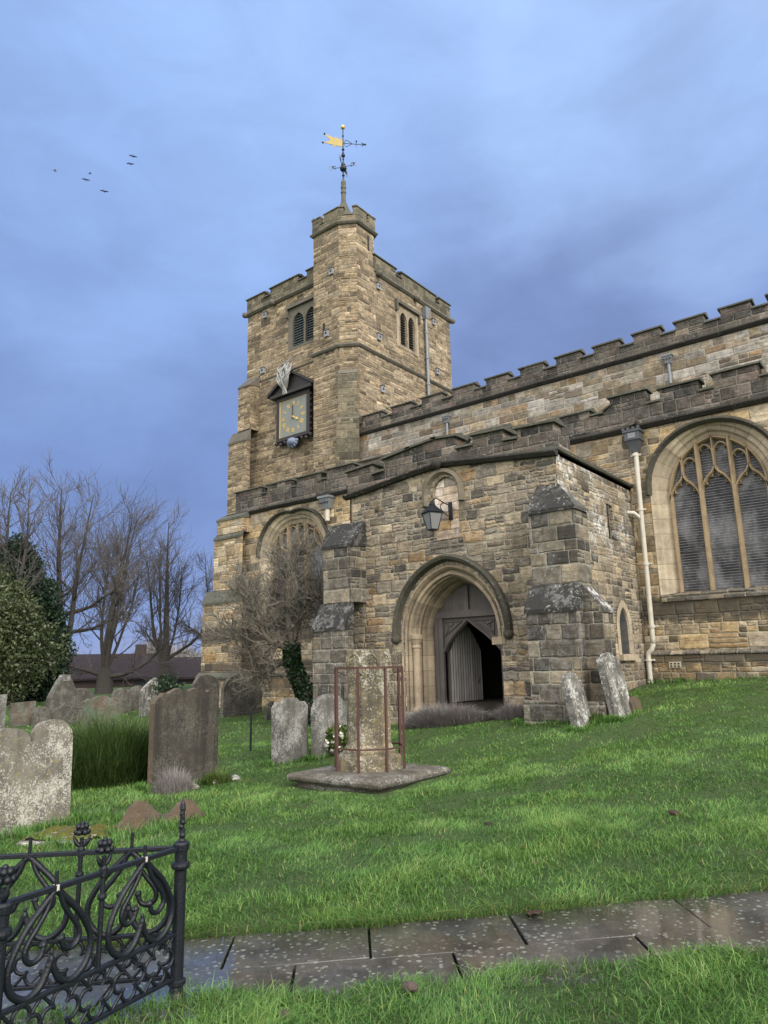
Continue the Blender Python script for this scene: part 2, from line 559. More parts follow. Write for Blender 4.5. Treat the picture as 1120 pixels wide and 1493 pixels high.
MAT['petal'] = blade_mat('white_petals', [(0, (.7, .7, .66)), (1, (.8, .8, .76))], .2)
MAT['bush_leaf'] = blade_mat('bush_leaves', [(0, (.04, .075, .02)), (.6, (.085, .13, .03)), (1, (.16, .19, .05))], .2)
MAT['moss'] = plain('yellow_moss', (.13, .125, .022), .95, 0, .75, 22, .03)
MAT['bark'] = plain('lime_bark', (.055, .050, .045), .85, 0, .45, 7, .02)
MAT['bark_grey'] = plain('lichened_bark', (.135, .12, .10), .85, 0, .5, 9, .015)
MAT['twig'] = plain('twigs', (.105, .096, .094), .85, 0, .3, 3, 0)
MAT['twig_pale'] = plain('lichened_twigs', (.165, .152, .13), .85, 0, .4, 6, 0)


def path_mat():
    m, N, bs = new_mat('wet_flagstones')
    p = N.pos()
    n = N.noise(p, 2.2, 6, .65)
    c = N.mix(N.smooth(n, .3, .7), (.024, .023, .022), (.078, .073, .067))
    c = N.mix(N.smooth(N.noise(p, 4.5, 5, .7), .5, .66) * .45, c, (.105, .098, .088))
    c = N.mul(c, N.noise(p, 26.0, 5, .7) * .9 + .55)
    sp = N.voro(N.comb(*N.sep(p)), 21.0)
    rag = N.noise(p, 60.0, 3, .6)
    sp = sp.min(N.voro(N.comb(*N.sep(N.vscale(p, 1.37))), 9.5) * 1.25 + (N.noise(p, 30.0, 3, .6) - .5) * .2)
    lm = (1.0 - N.smooth(sp + (rag - .5) * .35, .20, .28)) * N.smooth(N.noise(p, 2.6, 4, .6), .34, .54)
    c = N.mix(lm * .75 * N.smooth(rag, .30, .55), c, (.25, .26, .225))
    c = N.mul(c, N.smooth(N.noise(p, 85.0, 3, .7), .25, .75) * .5 + .78)
    c = N.mix(N.smooth(N.noise(p, 1.3, 5, .6), .56, .7) * .4, c, (.05, .06, .02))
    wet = N.smooth(N.noise(p, 1.4, 4, .55), .36, .58)
    N.put(bs.inputs['Base Color'], c)
    N.put(bs.inputs['Roughness'], (1.0 - wet) * .34 + lm * .3 + .07)
    bs.inputs['Specular IOR Level'].default_value = .5
    N.put(bs.inputs['Coat Weight'], wet * .9 + .1)
    bs.inputs['Coat Roughness'].default_value = .06
    bs.inputs['Coat IOR'].default_value = 1.6
    hg = N.noise(p, 18.0, 6, .7) * (1.0 - wet * .8) + N.noise(p, 3.0, 3, .5) * .8
    N.put(bs.inputs['Normal'], N.bump(hg, .012))
    return m


MAT['path'] = path_mat()
MAT['earth'] = plain('damp_earth', (.030, .024, .017), .9, 0, .5, 20, .02)
MAT['plinth_stone'] = grave_mat('shaft_stone', (.20, .165, .105), (.10, .086, .062), .95, (.50, .48, .42), .5, yellow=.75, scale=17)
MAT['slab_stone'] = grave_mat('base_slab_stone', (.125, .115, .10), (.07, .062, .05), .6, (.42, .43, .42), .1, yellow=.25, scale=16)
MAT['gr_lichen'] = grave_mat('lichened_headstone', (.20, .185, .155), (.12, .11, .095), .95, (.50, .49, .45), .35, yellow=.45, scale=22)
MAT['gr_grey'] = grave_mat('grey_headstone', (.17, .165, .155), (.10, .098, .092), .9, (.47, .47, .46), .4, yellow=.12, scale=26)
MAT['gr_dark'] = grave_mat('dark_streaked_headstone', (.040, .037, .032), (.064, .057, .046), .15, streak=.8, dark=(.026, .024, .023), yellow=.05)
MAT['gr_mid'] = grave_mat('weathered_grey_headstone', (.115, .108, .096), (.062, .058, .053), .5, (.36, .36, .34), .5, yellow=.15, scale=14)
MAT['gr_green'] = grave_mat('green_stained_headstone', (.13, .085, .06), (.095, .10, .085), .35, (.44, .48, .46), .35, yellow=.1, green=.8)
MAT['gr_brown'] = grave_mat('brown_sandstone', (.125, .085, .058), (.095, .072, .052), .12, (.42, .42, .40), .3, yellow=.1)
MAT['gr_pale'] = grave_mat('white_streaked_headstone', (.24, .235, .22), (.09, .088, .08), .9, (.58, .58, .57), .8, yellow=.1, scale=9)
MAT['roof_slate'] = plain('slate_roof', (.034, .028, .033), .95, 0, .35, 2, .004, .08)
MAT['brick_dark'] = plain('dark_brick', (.045, .032, .033), .85, 0, .3, 3)
MAT['render_white'] = plain('pale_render', (.4, .4, .4), .8, 0, .1, 2)
MAT['win_dark'] = plain('house_glass', (.03, .035, .045), .2, 0, .1, 2, 0)
MAT['leaf_brown'] = plain('dead_leaf', (.045, .025, .018), .8, 0, .4, 30, .003)
MAT['feather'] = plain('dark_feathers', (.025, .026, .035), .8, 0, .2, 3, 0)
MAT['pebble'] = plain('brown_stone', (.085, .062, .055), .8, 0, .4, 20, .01)


# ---------------------------------------------------------------- mesh building
ORG = {}


class MB:
    def __init__(self):
        self.v, self.f, self.m, self.u, self.s = [], [], [], [], []
        self.mats = []

    def mi(self, mat):
        if mat not in self.mats:
            self.mats.append(mat)
        return self.mats.index(mat)

    def add(self, vs, fs, mat, uvs=None, smooth=False):
        o = len(self.v)
        self.v += [tuple(p) for p in vs]
        k = self.mi(mat)
        for i, f in enumerate(fs):
            self.f.append([a + o for a in f])
            self.m.append(k)
            self.u.append(uvs[i] if uvs else None)
            self.s.append(smooth)

    def box(self, x0, x1, y0, y1, z0, z1, mat, T=None):
        vs = [Vector((x, y, z)) for z in (z0, z1) for y in (y0, y1) for x in (x0, x1)]
        if T is not None:
            vs = [T @ p for p in vs]
        self.add(vs, [(0, 2, 3, 1), (4, 5, 7, 6), (0, 1, 5, 4), (2, 6, 7, 3), (0, 4, 6, 2), (1, 3, 7, 5)], mat)

    def hexa(self, b, t, mat):
        """bottom quad and top quad, both counter-clockwise seen from above"""
        n = len(b)
        fs = [tuple(range(n))[::-1], tuple(range(n, 2 * n))]
        fs += [(i, (i + 1) % n, n + (i + 1) % n, n + i) for i in range(n)]
        self.add(list(b) + list(t), fs, mat)

    def prism(self, poly, fn, a, b, mat, mat_side=None):
        """2-D polygon (ccw seen from +n) put through fn(u, w, depth) at depths a (front) and b"""
        n = len(poly)
        vs = [fn(u, w, a) for u, w in poly] + [fn(u, w, b) for u, w in poly]
        self.add(vs, [tuple(range(n))], mat)
        self.add(vs, [tuple(range(n, 2 * n))[::-1]], mat)
        self.add(vs, [(i, n + i, n + (i + 1) % n, (i + 1) % n) for i in range(n)], mat_side or mat)

    def rings(self, rings, mat, closed=True, cap=True, smooth=False, uvs=True):
        """loft a list of equal-length rings"""
        n = len(rings[0])
        vs = [p for r in rings for p in r]
        fs, us = [], []
        v = 0.0
        for k in range(len(rings) - 1):
            dv = (Vector(rings[k][0]) - Vector(rings[k + 1][0])).length
            u = 0.0
            for i in range(n if closed else n - 1):
                j = (i + 1) % n
                fs.append((k * n + i, k * n + j, (k + 1) * n + j, (k + 1) * n + i))
                du = (Vector(rings[k][i]) - Vector(rings[k][j])).length
                us.append([(u, v), (u + du, v), (u + du, v + dv), (u, v + dv)])
                u += du
            v += dv
        self.add(vs, fs, mat, us if uvs else None, smooth)
        if cap and closed:
            self.add(rings[0], [tuple(range(n))[::-1]], mat)
            self.add(rings[-1], [tuple(range(n))], mat)

    def tube(self, pts, rad, mat, n=6, cap=True, smooth=True):
        pts = [Vector(p) for p in pts]
        if isinstance(rad, (int, float)):
            rad = [rad] * len(pts)
        up = None
        rings = []
        for i, p in enumerate(pts):
            d = (pts[min(i + 1, len(pts) - 1)] - pts[max(i - 1, 0)])
            d = d.normalized() if d.length > 1e-9 else Vector((0, 0, 1))
            if up is None:
                up = d.cross(Vector((.31, .95, .11))).normalized()
            up = (up - d * up.dot(d)).normalized()
            w = d.cross(up)
            rings.append([p + (up * math.cos(2 * math.pi * k / n) + w * math.sin(2 * math.pi * k / n)) * rad[i] for k in range(n)])
        self.rings(rings, mat, True, cap, smooth)

    def lathe(self, prof, c, mat, n=12, rot=0.0, smooth=False, axis=None):
        """prof: (radius, z) from bottom to top round a vertical axis at c (x, y, z)"""
        rs = []
        for r, z in prof:
            rs.append([Vector((c[0] + r * math.cos(rot + 2 * math.pi * k / n), c[1] + r * math.sin(rot + 2 * math.pi * k / n), c[2] + z)) for k in range(n)])
        self.rings(rs, mat, True, True, smooth)

    def ball(self, c, r, mat, sz=(1, 1, 1), n=8, m=5):
        prof = [(math.sin(math.pi * i / m) * r, -math.cos(math.pi * i / m) * r * sz[2]) for i in range(m + 1)]
        prof[0] = (r * .02, prof[0][1])
        prof[-1] = (r * .02, prof[-1][1])
        self.lathe(prof, c, mat, n, 0, True)

    def build(self, name, parent=None, origin=None, bevel=0.0, weld=True):
        me = bpy.data.meshes.new(name)
        o = bpy.data.objects.new(name, me)
        COL.objects.link(o)
        if parent is not None:
            o.parent = parent
            org = ORG[parent.name]
        else:
            org = Vector(origin) if origin is not None else Vector((0, 0, 0))
            o.location = org
        ORG[o.name] = org
        me.from_pydata([tuple(Vector(p) - org) for p in self.v], [], self.f)
        me.polygons.foreach_set('material_index', self.m)
        me.polygons.foreach_set('use_smooth', self.s)
        for mt in self.mats:
            me.materials.append(MAT[mt])
        uvl = me.uv_layers.new(name='UVMap').data
        vs = self.v
        for pl, us in zip(me.polygons, self.u):
            if us is None:
                nr = pl.normal
                if abs(nr.z) > .75:
                    for li, vi in zip(pl.loop_indices, pl.vertices):
                        uvl[li].uv = (vs[vi][0], vs[vi][1])
                else:
                    h = math.hypot(nr.x, nr.y) or 1.0
                    tx, ty = -nr.y / h, nr.x / h
                    off = round(tx * 3) * 7.3 + round(ty * 3) * 13.1
                    for li, vi in zip(pl.loop_indices, pl.vertices):
                        uvl[li].uv = (vs[vi][0] * tx + vs[vi][1] * ty + off, vs[vi][2])
            else:
                for li, q in zip(pl.loop_indices, us):
                    uvl[li].uv = q
        if bevel:
            b = o.modifiers.new('bevel', 'BEVEL')
            b.width = bevel
            b.segments = 2
            b.limit_method = 'ANGLE'
            b.angle_limit = R(35)
        return o


def thing(name, label, cat, loc, group=None):
    o = bpy.data.objects.new(name, None)
    COL.objects.link(o)
    o.location = loc
    o.empty_display_size = .2
    ORG[o.name] = Vector(loc)
    return tag(o, label, cat, group)


def tag(o, label, cat, group=None):
    o['label'] = label
    o['category'] = cat
    if group:
        o['group'] = group
    return o


def structure(o):
    o['kind'] = 'structure'
    return o


def copy_tree(o, parent=None):
    c = o.copy()
    COL.objects.link(c)
    c.parent = parent
    ORG[c.name] = ORG[o.name]
    for k in o.children:
        copy_tree(k, c)
    return c


def S_(x0, y0):          # south-facing plane: u = x, w = z, depth goes north
    return lambda u, w, d: Vector((x0 + u, y0 + d, w))


def E_(x0, y0):          # east-facing plane: u = y, w = z, depth goes west
    return lambda u, w, d: Vector((x0 - d, y0 + u, w))


def arch(c, hw, rise, zs, z0, n=12, jamb=True):
    """pointed arch outline from the left foot over the apex to the right foot"""
    r = (hw * hw + rise * rise) / (2 * hw)
    cx = -hw + r
    a1 = math.atan2(rise, -cx)
    L = []
    for i in range(n + 1):
        a = math.pi + (a1 - math.pi) * i / n
        L.append((cx + r * math.cos(a), r * math.sin(a)))
    pts = [(c + x, zs + z) for x, z in L] + [(c - x, zs + z) for x, z in L[-2::-1]]
    if jamb:
        pts = [(c - hw, z0)] + pts + [(c + hw, z0)]
    return pts


def arch_loft(mb, fn, c, prof, zs, z0, mat, n=12, z0r=None):
    """prof: list of (half width, rise, depth)"""
    rows = [[fn(u, w, d) for u, w in arch(c, h, ri, zs, z0, n)] for h, ri, d in prof]
    if z0r is not None:
        for r, (h, ri, d) in zip(rows, prof):
            r[-1] = fn(c + h, z0r, d)
    # outer first -> faces look outwards
    vs = [p for r in rows for p in r]
    k = len(rows[0])
    fs, us = [], []
    base = rows[0]
    vv = 0.0
    for a in range(len(rows) - 1):
        dv = max(.01, (rows[a][1] - rows[a + 1][1]).length)
        uu = 0.0
        for i in range(k - 1):
            du = (base[i] - base[i + 1]).length
            fs.append((a * k + i, (a + 1) * k + i, (a + 1) * k + i + 1, a * k + i + 1))
            us.append([(uu, vv), (uu, vv + dv), (uu + du, vv + dv), (uu + du, vv)])
            uu += du
        vv += dv
    mb.add(vs, fs, mat, us)


def panel(mb, fn, outer, holes, mat, reveal=0.0):
    """flat face with holes (tessellated), at depth 0; holes get reveals of the given depth"""
    loops = [[Vector((u, w, 0)) for u, w in outer]] + [[Vector((u, w, 0)) for u, w in h] for h in holes]
    tris = tessellate_polygon(loops)
    flat = [p for l in loops for p in l]
    vs = [fn(p.x, p.y, 0) for p in flat]
    want = None
    fs = []
    for t in tris:
        a, b, c = (flat[i] for i in t)
        s = (b.x - a.x) * (c.y - a.y) - (b.y - a.y) * (c.x - a.x)
        fs.append(tuple(t) if s > 0 else (t[0], t[2], t[1]))
    mb.add(vs, fs, mat)
    if reveal:
        for h in holes:
            k = len(h)
            vs = [fn(u, w, 0) for u, w in h] + [fn(u, w, reveal) for u, w in h]
            mb.add(vs, [(i, (i + 1) % k, k + (i + 1) % k, k + i) for i in range(k)], mat)


def ribbon(mb, fn, pts, w, d0, d1, mat, ch=.35):
    """moulded stone bar following a 2-D path in a wall plane: chamfered front"""
    P = [Vector((a, b)) for a, b in pts]
    rows = []
    for i, p in enumerate(P):
        t = (P[min(i + 1, len(P) - 1)] - P[max(i - 1, 0)]).normalized()
        q = Vector((-t.y, t.x))
        h = w / 2
        dm = d0 + (d1 - d0) * .55
        sec = [(h, d1), (h, dm), (h * ch, d0), (-h * ch, d0), (-h, dm), (-h, d1)]
        rows.append([fn(p.x + q.x * a, p.y + q.y * a, b) for a, b in sec])
    mb.rings(rows, mat, True, True, False)


def curve(pts, n=8):
    """Catmull-Rom through 2-D or 3-D points"""
    P = [Vector(p) for p in pts]
    P = [P[0] * 2 - P[1]] + P + [P[-1] * 2 - P[-2]]
    out = []
    for i in range(1, len(P) - 2):
        a, b, c, d = P[i - 1:i + 3]
        for k in range(n):
            t = k / n
            out.append(.5 * ((2 * b) + (c - a) * t + (2 * a - 5 * b + 4 * c - d) * t * t + (3 * b - a - 3 * c + d) * t ** 3))
    out.append(P[-2])
    return out


def jit(a):
    return random.uniform(-a, a)


def course(mb, fn, u0, u1, z0, z1, d0, d1, mat, step=0.0):
    """string course: splayed underside and weathered top, running along u"""
    h = z1 - z0
    sec = [(d1, z0), (d0 + (d1 - d0) * .55, z0 + h * .08), (d0, z0 + h * .45), (d0, z0 + h * .62), (d1, z1)]
    rows = []
    n = max(2, int(abs(u1 - u0) / 1.1) + 1)
    for i in range(n):
        u = u0 + (u1 - u0) * i / (n - 1)
        j = jit(.012)
        rows.append([fn(u, z + j, d) for d, z in sec])
    mb.rings(rows, mat, True, True, False)


def slope_block(mb, fn, u0, u1, zb, zt, d0, d1, mat, over=.03):
    """weathering: slab sloping from the front (d0, zb) up to the back (d1, zt), with a small drip"""
    a, b = u0 - over, u1 + over
    sec = [(d1, zb - .01), (d0 - over, zb - .075), (d0 - over, zb), (d1, zt)]
    vs = [fn(a, z, d) for d, z in sec] + [fn(b, z, d) for d, z in sec]
    mb.add(vs, [(0, 1, 2, 3), (4, 7, 6, 5), (1, 5, 6, 2), (2, 6, 7, 3), (0, 4, 5, 1), (0, 3, 7, 4)], mat)


def battlement(mb, fn, segs, z0, zc, thick, mat, cop, over=.06, ch=.11, d_off=0.0):
    """segs: (u0, u1, z_top0, z_top1, is_merlon).  wall from z0 to the top, each piece capped by a coping"""
    for u0, u1, a, b, mer in segs:
        vs = [fn(u, z, d) for d in (d_off, d_off + thick) for u, z in ((u0, z0), (u1, z0), (u1, b - ch), (u0, a - ch))]
        mb.add(vs, [(0, 1, 2, 3), (7, 6, 5, 4), (0, 3, 7, 4), (1, 5, 6, 2), (3, 2, 6, 7)], mat)
        e = over if mer else -.002
        j = jit(.012)
        q = [(d_off - over, -.0), (d_off - over, .045), (d_off + thick * .45, ch + .02), (d_off + thick + over * .5, .045), (d_off + thick + over * .5, 0)]
        rows = [[fn(u0 - e, a - ch + z + j + .004, d) for d, z in q], [fn(u1 + e, b - ch + z + j + .004, d) for d, z in q]]
        mb.rings(rows, cop, True, True, False)


# ---------------------------------------------------------------- ground
GP = np.array([(-3.3, 2.43, 0), (0, 0, -.03), (3, 3, .12), (-1.16, 5.33, .15), (2, 8, .45), (-5.8, 7, .02), (-7.4, 7.1, -.02), (-5.6, 8.5, .05),
               (-9.4, 12.6, .3), (-6.6, 12.6, .6), (-5.3, 16.9, 1.03), (-3.2, 16.9, 1.15), (4, 16.9, 1.45), (14, 17, 1.6), (10, 5, .5), (10, -10, 0),
               (-7.6, 3.8, -.05), (-8.5, 6.2, 0), (-8.9, 9.1, .05), (-14, 16.8, .3), (-21, 17, .3), (-15, 10, .05), (-15, 2, -.05), (-28, 15, .25),
               (-28, 0, 0), (-45, 30, .4), (-45, 0, .2), (-80, 60, .6), (-80, -20, 0), (-40, 60, .8), (0, 60, 1.2), (40, 40, 1.6), (60, -30, 0),
               (-20, -40, 0), (-5, -5, -.05)], float)
_n = len(GP)
_A = np.zeros((_n + 3, _n + 3))
_d = np.hypot(GP[:, None, 0] - GP[None, :, 0], GP[:, None, 1] - GP[None, :, 1])
_A[:_n, :_n] = np.sqrt(_d * _d + 4.0)
_A[:_n, _n] = 1
_A[:_n, _n + 1:] = GP[:, :2]
_A[_n, :_n] = 1
_A[_n + 1:, :_n] = GP[:, :2].T
_w = np.linalg.solve(_A + np.diag([0.02] * _n + [0] * 3) * -1, np.r_[GP[:, 2], 0, 0, 0])


def g(x, y):
    x = np.asarray(x, float)
    y = np.asarray(y, float)
    rr = np.sqrt((x[..., None] - GP[:, 0]) ** 2 + (y[..., None] - GP[:, 1]) ** 2 + 4.0)
    return rr @ _w[:_n] + _w[_n] + _w[_n + 1] * x + _w[_n + 2] * y


def gz(x, y):
    return float(g(x, y))


PATH_A = np.array([-3.91, 2.93])
PATH_E = np.array([.752, .659])
PATH_N = np.array([.659, -.752])
PATH_W = .92


def path_coord(x, y):
    dx, dy = x - PATH_A[0], y - PATH_A[1]
    return dx * PATH_E[0] + dy * PATH_E[1], dx * PATH_N[0] + dy * PATH_N[1]


def bumpy(x, y):
    """gentle unevenness of the turf, banked up a little beside the path"""
    b = .018 * np.sin(x * 2.1 + y * 1.3) * np.sin(y * 1.7 - x * .6) + .010 * np.sin(x * 5.1 - y * 3.3) * np.sin(y * 4.7 + x * 1.9)
    s, n = path_coord(x, y)
    edge = np.clip(np.minimum(np.abs(n), np.abs(n - PATH_W)) / .35, 0, 1)
    inside = (n > -.02) & (n < PATH_W + .02)
    return np.where(inside, -.06, b + .045 * edge)


def build_ground():
    def axis(lo, hi, c, fine, grow):
        a = [c]
        s = fine
        while a[-1] < hi:
            a.append(a[-1] + s)
            if a[-1] > c + 9:
                s *= grow
        b = [c]
        s = fine
        while b[-1] > lo:
            b.append(b[-1] - s)
            if b[-1] < c - 9:
                s *= grow
        return np.array(sorted(set(a + b)))
    xs = axis(-900, 900, -4, .12, 1.06)
    ys = axis(-900, 900, 6, .12, 1.06)
    Xg, Yg = np.meshgrid(xs, ys)
    near = np.exp(-((Xg + 5) ** 2 + (Yg - 7) ** 2) / 900.0)
    Rr = np.hypot(Xg, Yg)
    Z = g(Xg, Yg)
    Z = np.where(Rr > 90, .5 + (Z - .5) * np.exp(-(Rr - 90) / 40.0), Z) + bumpy(Xg, Yg) * near
    nx, ny = len(xs), len(ys)
    me = bpy.data.meshes.new('ground')
    vs = np.stack([Xg, Yg, Z], -1).reshape(-1, 3)
    i = np.arange((ny - 1) * nx).reshape(ny - 1, nx)[:, :-1].ravel()
    fs = np.stack([i, i + 1, i + nx + 1, i + nx], -1)
    me.from_pydata(vs.tolist(), [], fs.tolist())
    me.polygons.foreach_set('use_smooth', [True] * len(fs))
    me.materials.append(MAT['ground'])
    o = bpy.data.objects.new('ground', me)
    COL.objects.link(o)
    structure(o)


build_ground()


def build_path():
    mb = MB()
    rows = ((.0, .485, [-7.5, -6.6, -5.6, -4.7, -3.8, -2.9, -1.9, -.7, .30, 1.11, 1.98, 3.03, 4.0, 5.0, 5.9, 6.9, 7.8]),
            (.492, PATH_W + .16, [-7.2, -6.2, -5.2, -4.2, -3.3, -2.2, -1.1, -.25, .70, 1.56, 2.58, 3.5, 4.5, 5.4, 6.4, 7.4]))
    for n0, n1, ss in rows:
        for a, b in zip(ss[:-1], ss[1:]):
            a2, b2 = a + .007, b - .007
            lift = jit(.006)
            top = []
            for s, n in ((a2, n0 + jit(.008)), (a2, n1 + jit(.006)), (b2, n1 + jit(.006)), (b2, n0 + jit(.008))):
                q = PATH_A + PATH_E * s + PATH_N * n
                top.append(Vector((q[0], q[1], gz(*q) + .004 + lift + jit(.003))))
            top = top
            bot = [p - Vector((0, 0, .12)) for p in top]
            nrm = (top[1] - top[0]).cross(top[2] - top[0])
            if nrm.z < 0:
                top, bot = top[::-1], bot[::-1]
            mb.hexa(bot, top, 'path')
    o = mb.build('path', bevel=.004)
    structure(o)


build_path()


# ---------------------------------------------------------------- the church
CH = thing('church', 'old sandstone parish church with battlemented west tower, stair turret, aisle and arched south porch', 'church', (-11, 16.9, .4))
YA, YN, YT, YP = 16.9, 20.9, 20.9, 12.7
XT = -17.6            # east face of the tower
PE = -5.65            # east face of the porch


def big_window(c, hw, rise, zs, z0, y, hood_hw, hood_rise, hood_zs, label=None):
    """three-light traceried window in the aisle wall: returns the hole outline for the wall"""
    f = S_(0, y)
    mb = MB()
    arch_loft(mb, f, c, [(hw + .36, rise + .36, -.012), (hw + .33, rise + .33, .03), (hw + .24, rise + .24, .06), (hw + .20, rise + .20, .12),
                         (hw + .12, rise + .12, .15), (hw + .08, rise + .08, .22), (hw, rise, .26), (hw - .01, rise - .01, .42)], zs, z0, 'jamb')
    # sloping sill
    mb.add([f(c - hw - .34, z0 - .02, -.05), f(c + hw + .34, z0 - .02, -.05), f(c + hw + .02, z0 + .10, .42), f(c - hw - .02, z0 + .10, .42),
            f(c - hw - .34, z0 - .16, -.05), f(c + hw + .34, z0 - .16, -.05), f(c - hw - .34, z0 - .16, .0), f(c + hw + .34, z0 - .16, .0)],
           [(0, 1, 2, 3), (4, 5, 1, 0), (6, 7, 5, 4)], 'buttress')
    win = mb.build('window', CH)
    if label:
        win['label'] = label
    # glass
    mb = MB()
    o = arch(c, hw + .02, rise + .02, zs, z0, 12)
    mb.add([f(u, w, .34) for u, w in o], [tuple(range(len(o)))[::-1]], 'glass')
    mb.build('glass', win)
    # tracery
    mb = MB()
    d0, d1 = .20, .37
    T = 'tracery'
    lw = 2 * hw / 3
    r = (hw * hw + rise * rise) / (2 * hw)

    def soffit(u):
        x = abs(u - c)
        return zs + math.sqrt(max(0.0, r * r - (x - hw + r) ** 2))
    ribbon(mb, f, arch(c, hw - .035, rise - .035, zs, z0, 12), .09, d0, d1, T)
    ms = [c - lw / 2, c + lw / 2]
    for x in ms:
        ribbon(mb, f, [(x, z0), (x, zs + .2), (x, soffit(x) + .02)], .115, d0 - .05, d1, T, .3)
    lights = [(c - hw, ms[0]), (ms[0], ms[1]), (ms[1], c + hw)]
    zsp = zs + .08
    for k, (a, b) in enumerate(lights):
        m = (a + b) / 2
        h = (b - a) / 2
        zz = zsp if k == 1 else zsp - .1
        za = zz + .46
        for s, e in ((1, a), (-1, b)):
            P = curve([(e + s * .02, zz - .12), (e + s * .05, zz + .02), (e + s * h * .45, zz + .20), (e + s * h * .8, zz + .32), (m, za)], 5)
            ribbon(mb, f, P, .075, d0, d1, T)
            # cusps
            for q, l in ((.35, .085), (.66, .075)):
                p0 = P[int(len(P) * q)]
                t = (P[int(len(P) * q) + 1] - p0).normalized()
                nn = Vector((t.y, -t.x)) * s
                ribbon(mb, f, [p0 + t * -.05, p0 + nn * l, p0 + t * .07], .035, d0 + .04, d1 - .02, T)
        zt = soffit(m)
        ribbon(mb, f, [(m, za - .03), (m, zt + .02)], .07, d0, d1, T)
        # panel heads
        for pa, pb in ((a, m), (m, b)):
            pm = (pa + pb) / 2
            zl = min(soffit(pa + .02), soffit(pb - .02), soffit(pm)) - .06
            base = zl - .26
            if zl - za < -.25:
                continue
            hh = (pb - pa) / 2
            for s, e in ((1, pa), (-1, pb)):
                P = curve([(e + s * .01, base - .06), (e + s * hh * .16, base + .09), (e + s * hh * .5, base + .19), (pm, zl - .02)], 4)
                ribbon(mb, f, P, .062, d0 + .02, d1, T)
                p0 = P[len(P) // 2]
                ribbon(mb, f, [p0 + Vector((-s * .02, .03)), p0 + Vector((s * .05, -.05)), p0 + Vector((s * .04, .03))], .028, d0 + .05, d1 - .02, T)
    mb.build('tracery', win)
    # saddle bars
    for z in (zs - .12, zs - 1.35):
        mb = MB()
        mb.tube([f(c - hw, z, .325), f(c + hw, z, .325)], .007, 'grey_metal', 4)
        mb.build('saddle_bar', win)
    # hood mould
    mb = MB()
    arch_loft(mb, f, c, [(hood_hw + .02, hood_rise + .02, -.0), (hood_hw + .01, hood_rise + .01, -.10), (hood_hw - .05, hood_rise - .05, -.12),
                         (hood_hw - .11, hood_rise - .11, -.02), (hood_hw - .11, hood_rise - .11, .02)], hood_zs, hood_zs - .12, 'hood')
    mb.build('hood_mould', win)
    return arch(c, hw + .35, rise + .35, zs, z0 - .02, 12)


# --- aisle
def build_aisle():
    f = S_(0, YA)
    h1 = big_window(-3.76, 1.07, 1.27, 5.40, 3.04, YA, 1.50, 1.46, 5.55, 'large window with dark guarded glass and ogee tracery')
    h2 = big_window(-17.35, 1.28, 1.12, 5.40, 3.04, YA, 1.74, 1.36, 5.55, 'aisle window behind the bare ivy-clad tree')
    mb = MB()
    x0, x1 = -20.7, 6.0
    panel(mb, f, [(x0, -.3), (x1, -.3), (x1, 7.3), (x0, 7.3)], [h1, h2], 'aisle', .03)
    mb.add([f(x0, -.3, 0), f(x0, 7.3, 0), f(x0, 7.3, 3.9), f(x0, -.3, 3.9)], [(0, 1, 2, 3)], 'aisle')
    # plinth course
    mb.box(-20.7, -11.0, YA - .14, YA - .003, -.3, 1.28, 'aisle')
    mb.box(PE, 6.0, YA - .10, YA - .003, -.3, 1.66, 'aisle')
    w = mb.build('aisle_wall', CH)
    mb = MB()
    course(mb, f, -20.7, -11.0, 1.24, 1.40, -.20, 0.003, 'coping')
    course(mb, f, PE, 6.0, 1.62, 1.76, -.13, 0.003, 'buttress')
    mb.build('plinth_moulding', w)
    mb = MB()
    course(mb, f, x0 - .08, x1, 7.08, 7.27, -.14, 0.003, 'string')
    mb.build('string_course', w)
    # parapet
    mb = MB()
    L = [-20.35, -18.93, -18.62, -17.42, -17.12, -15.97, -15.7, -14.55, -14.25, -13.1, -12.8, -11.7, -11.4, -10.3, -10.0, -8.9]
    segs = []
    prev = None
    for a, b in zip(L[0::2], L[1::2]):
        if prev is not None:
            segs.append((prev, a, 7.83, 7.83, False))
        t = 8.12 + jit(.015)
        segs.append((a, b, t, t, True))
        prev = b
    Rr = [(-7.35, -6.5, 7.98), (-6.12, -5.95, 7.98), (-5.95, -5.05, 8.16), (-4.72, -3.83, 8.07), (-3.50, -2.55, 8.11), (-2.2, -1.2, 8.12), (-.8, .2, 8.12), (.6, 1.6, 8.1)]
    segs.append((-8.9, -7.35, 7.80, 7.80, False))
    prev = None
    for a, b, t in Rr:
        if prev is not None and a > prev + .01:
            segs.append((prev, a, 7.80, 7.80, False))
        segs.append((a, b, t - (.14 if a == -6.12 else 0), t, True))
        prev = b
    segs.append((prev, 6.0, 7.8, 7.8, False))
    battlement(mb, f, segs, 7.2, 7.8, .38, 'parapet', 'coping', d_off=-.035)
    mb.build('parapet', CH)
    # lean-to roof
    mb = MB()
    mb.hexa([(x0, YA + .3, 7.25), (x1, YA + .3, 7.25), (x1, YN, 8.35), (x0, YN, 8.35)],
            [(x0, YA + .3, 7.33), (x1, YA + .3, 7.33), (x1, YN, 8.43), (x0, YN, 8.43)], 'lead')
    mb.build('roof', CH)


build_aisle()


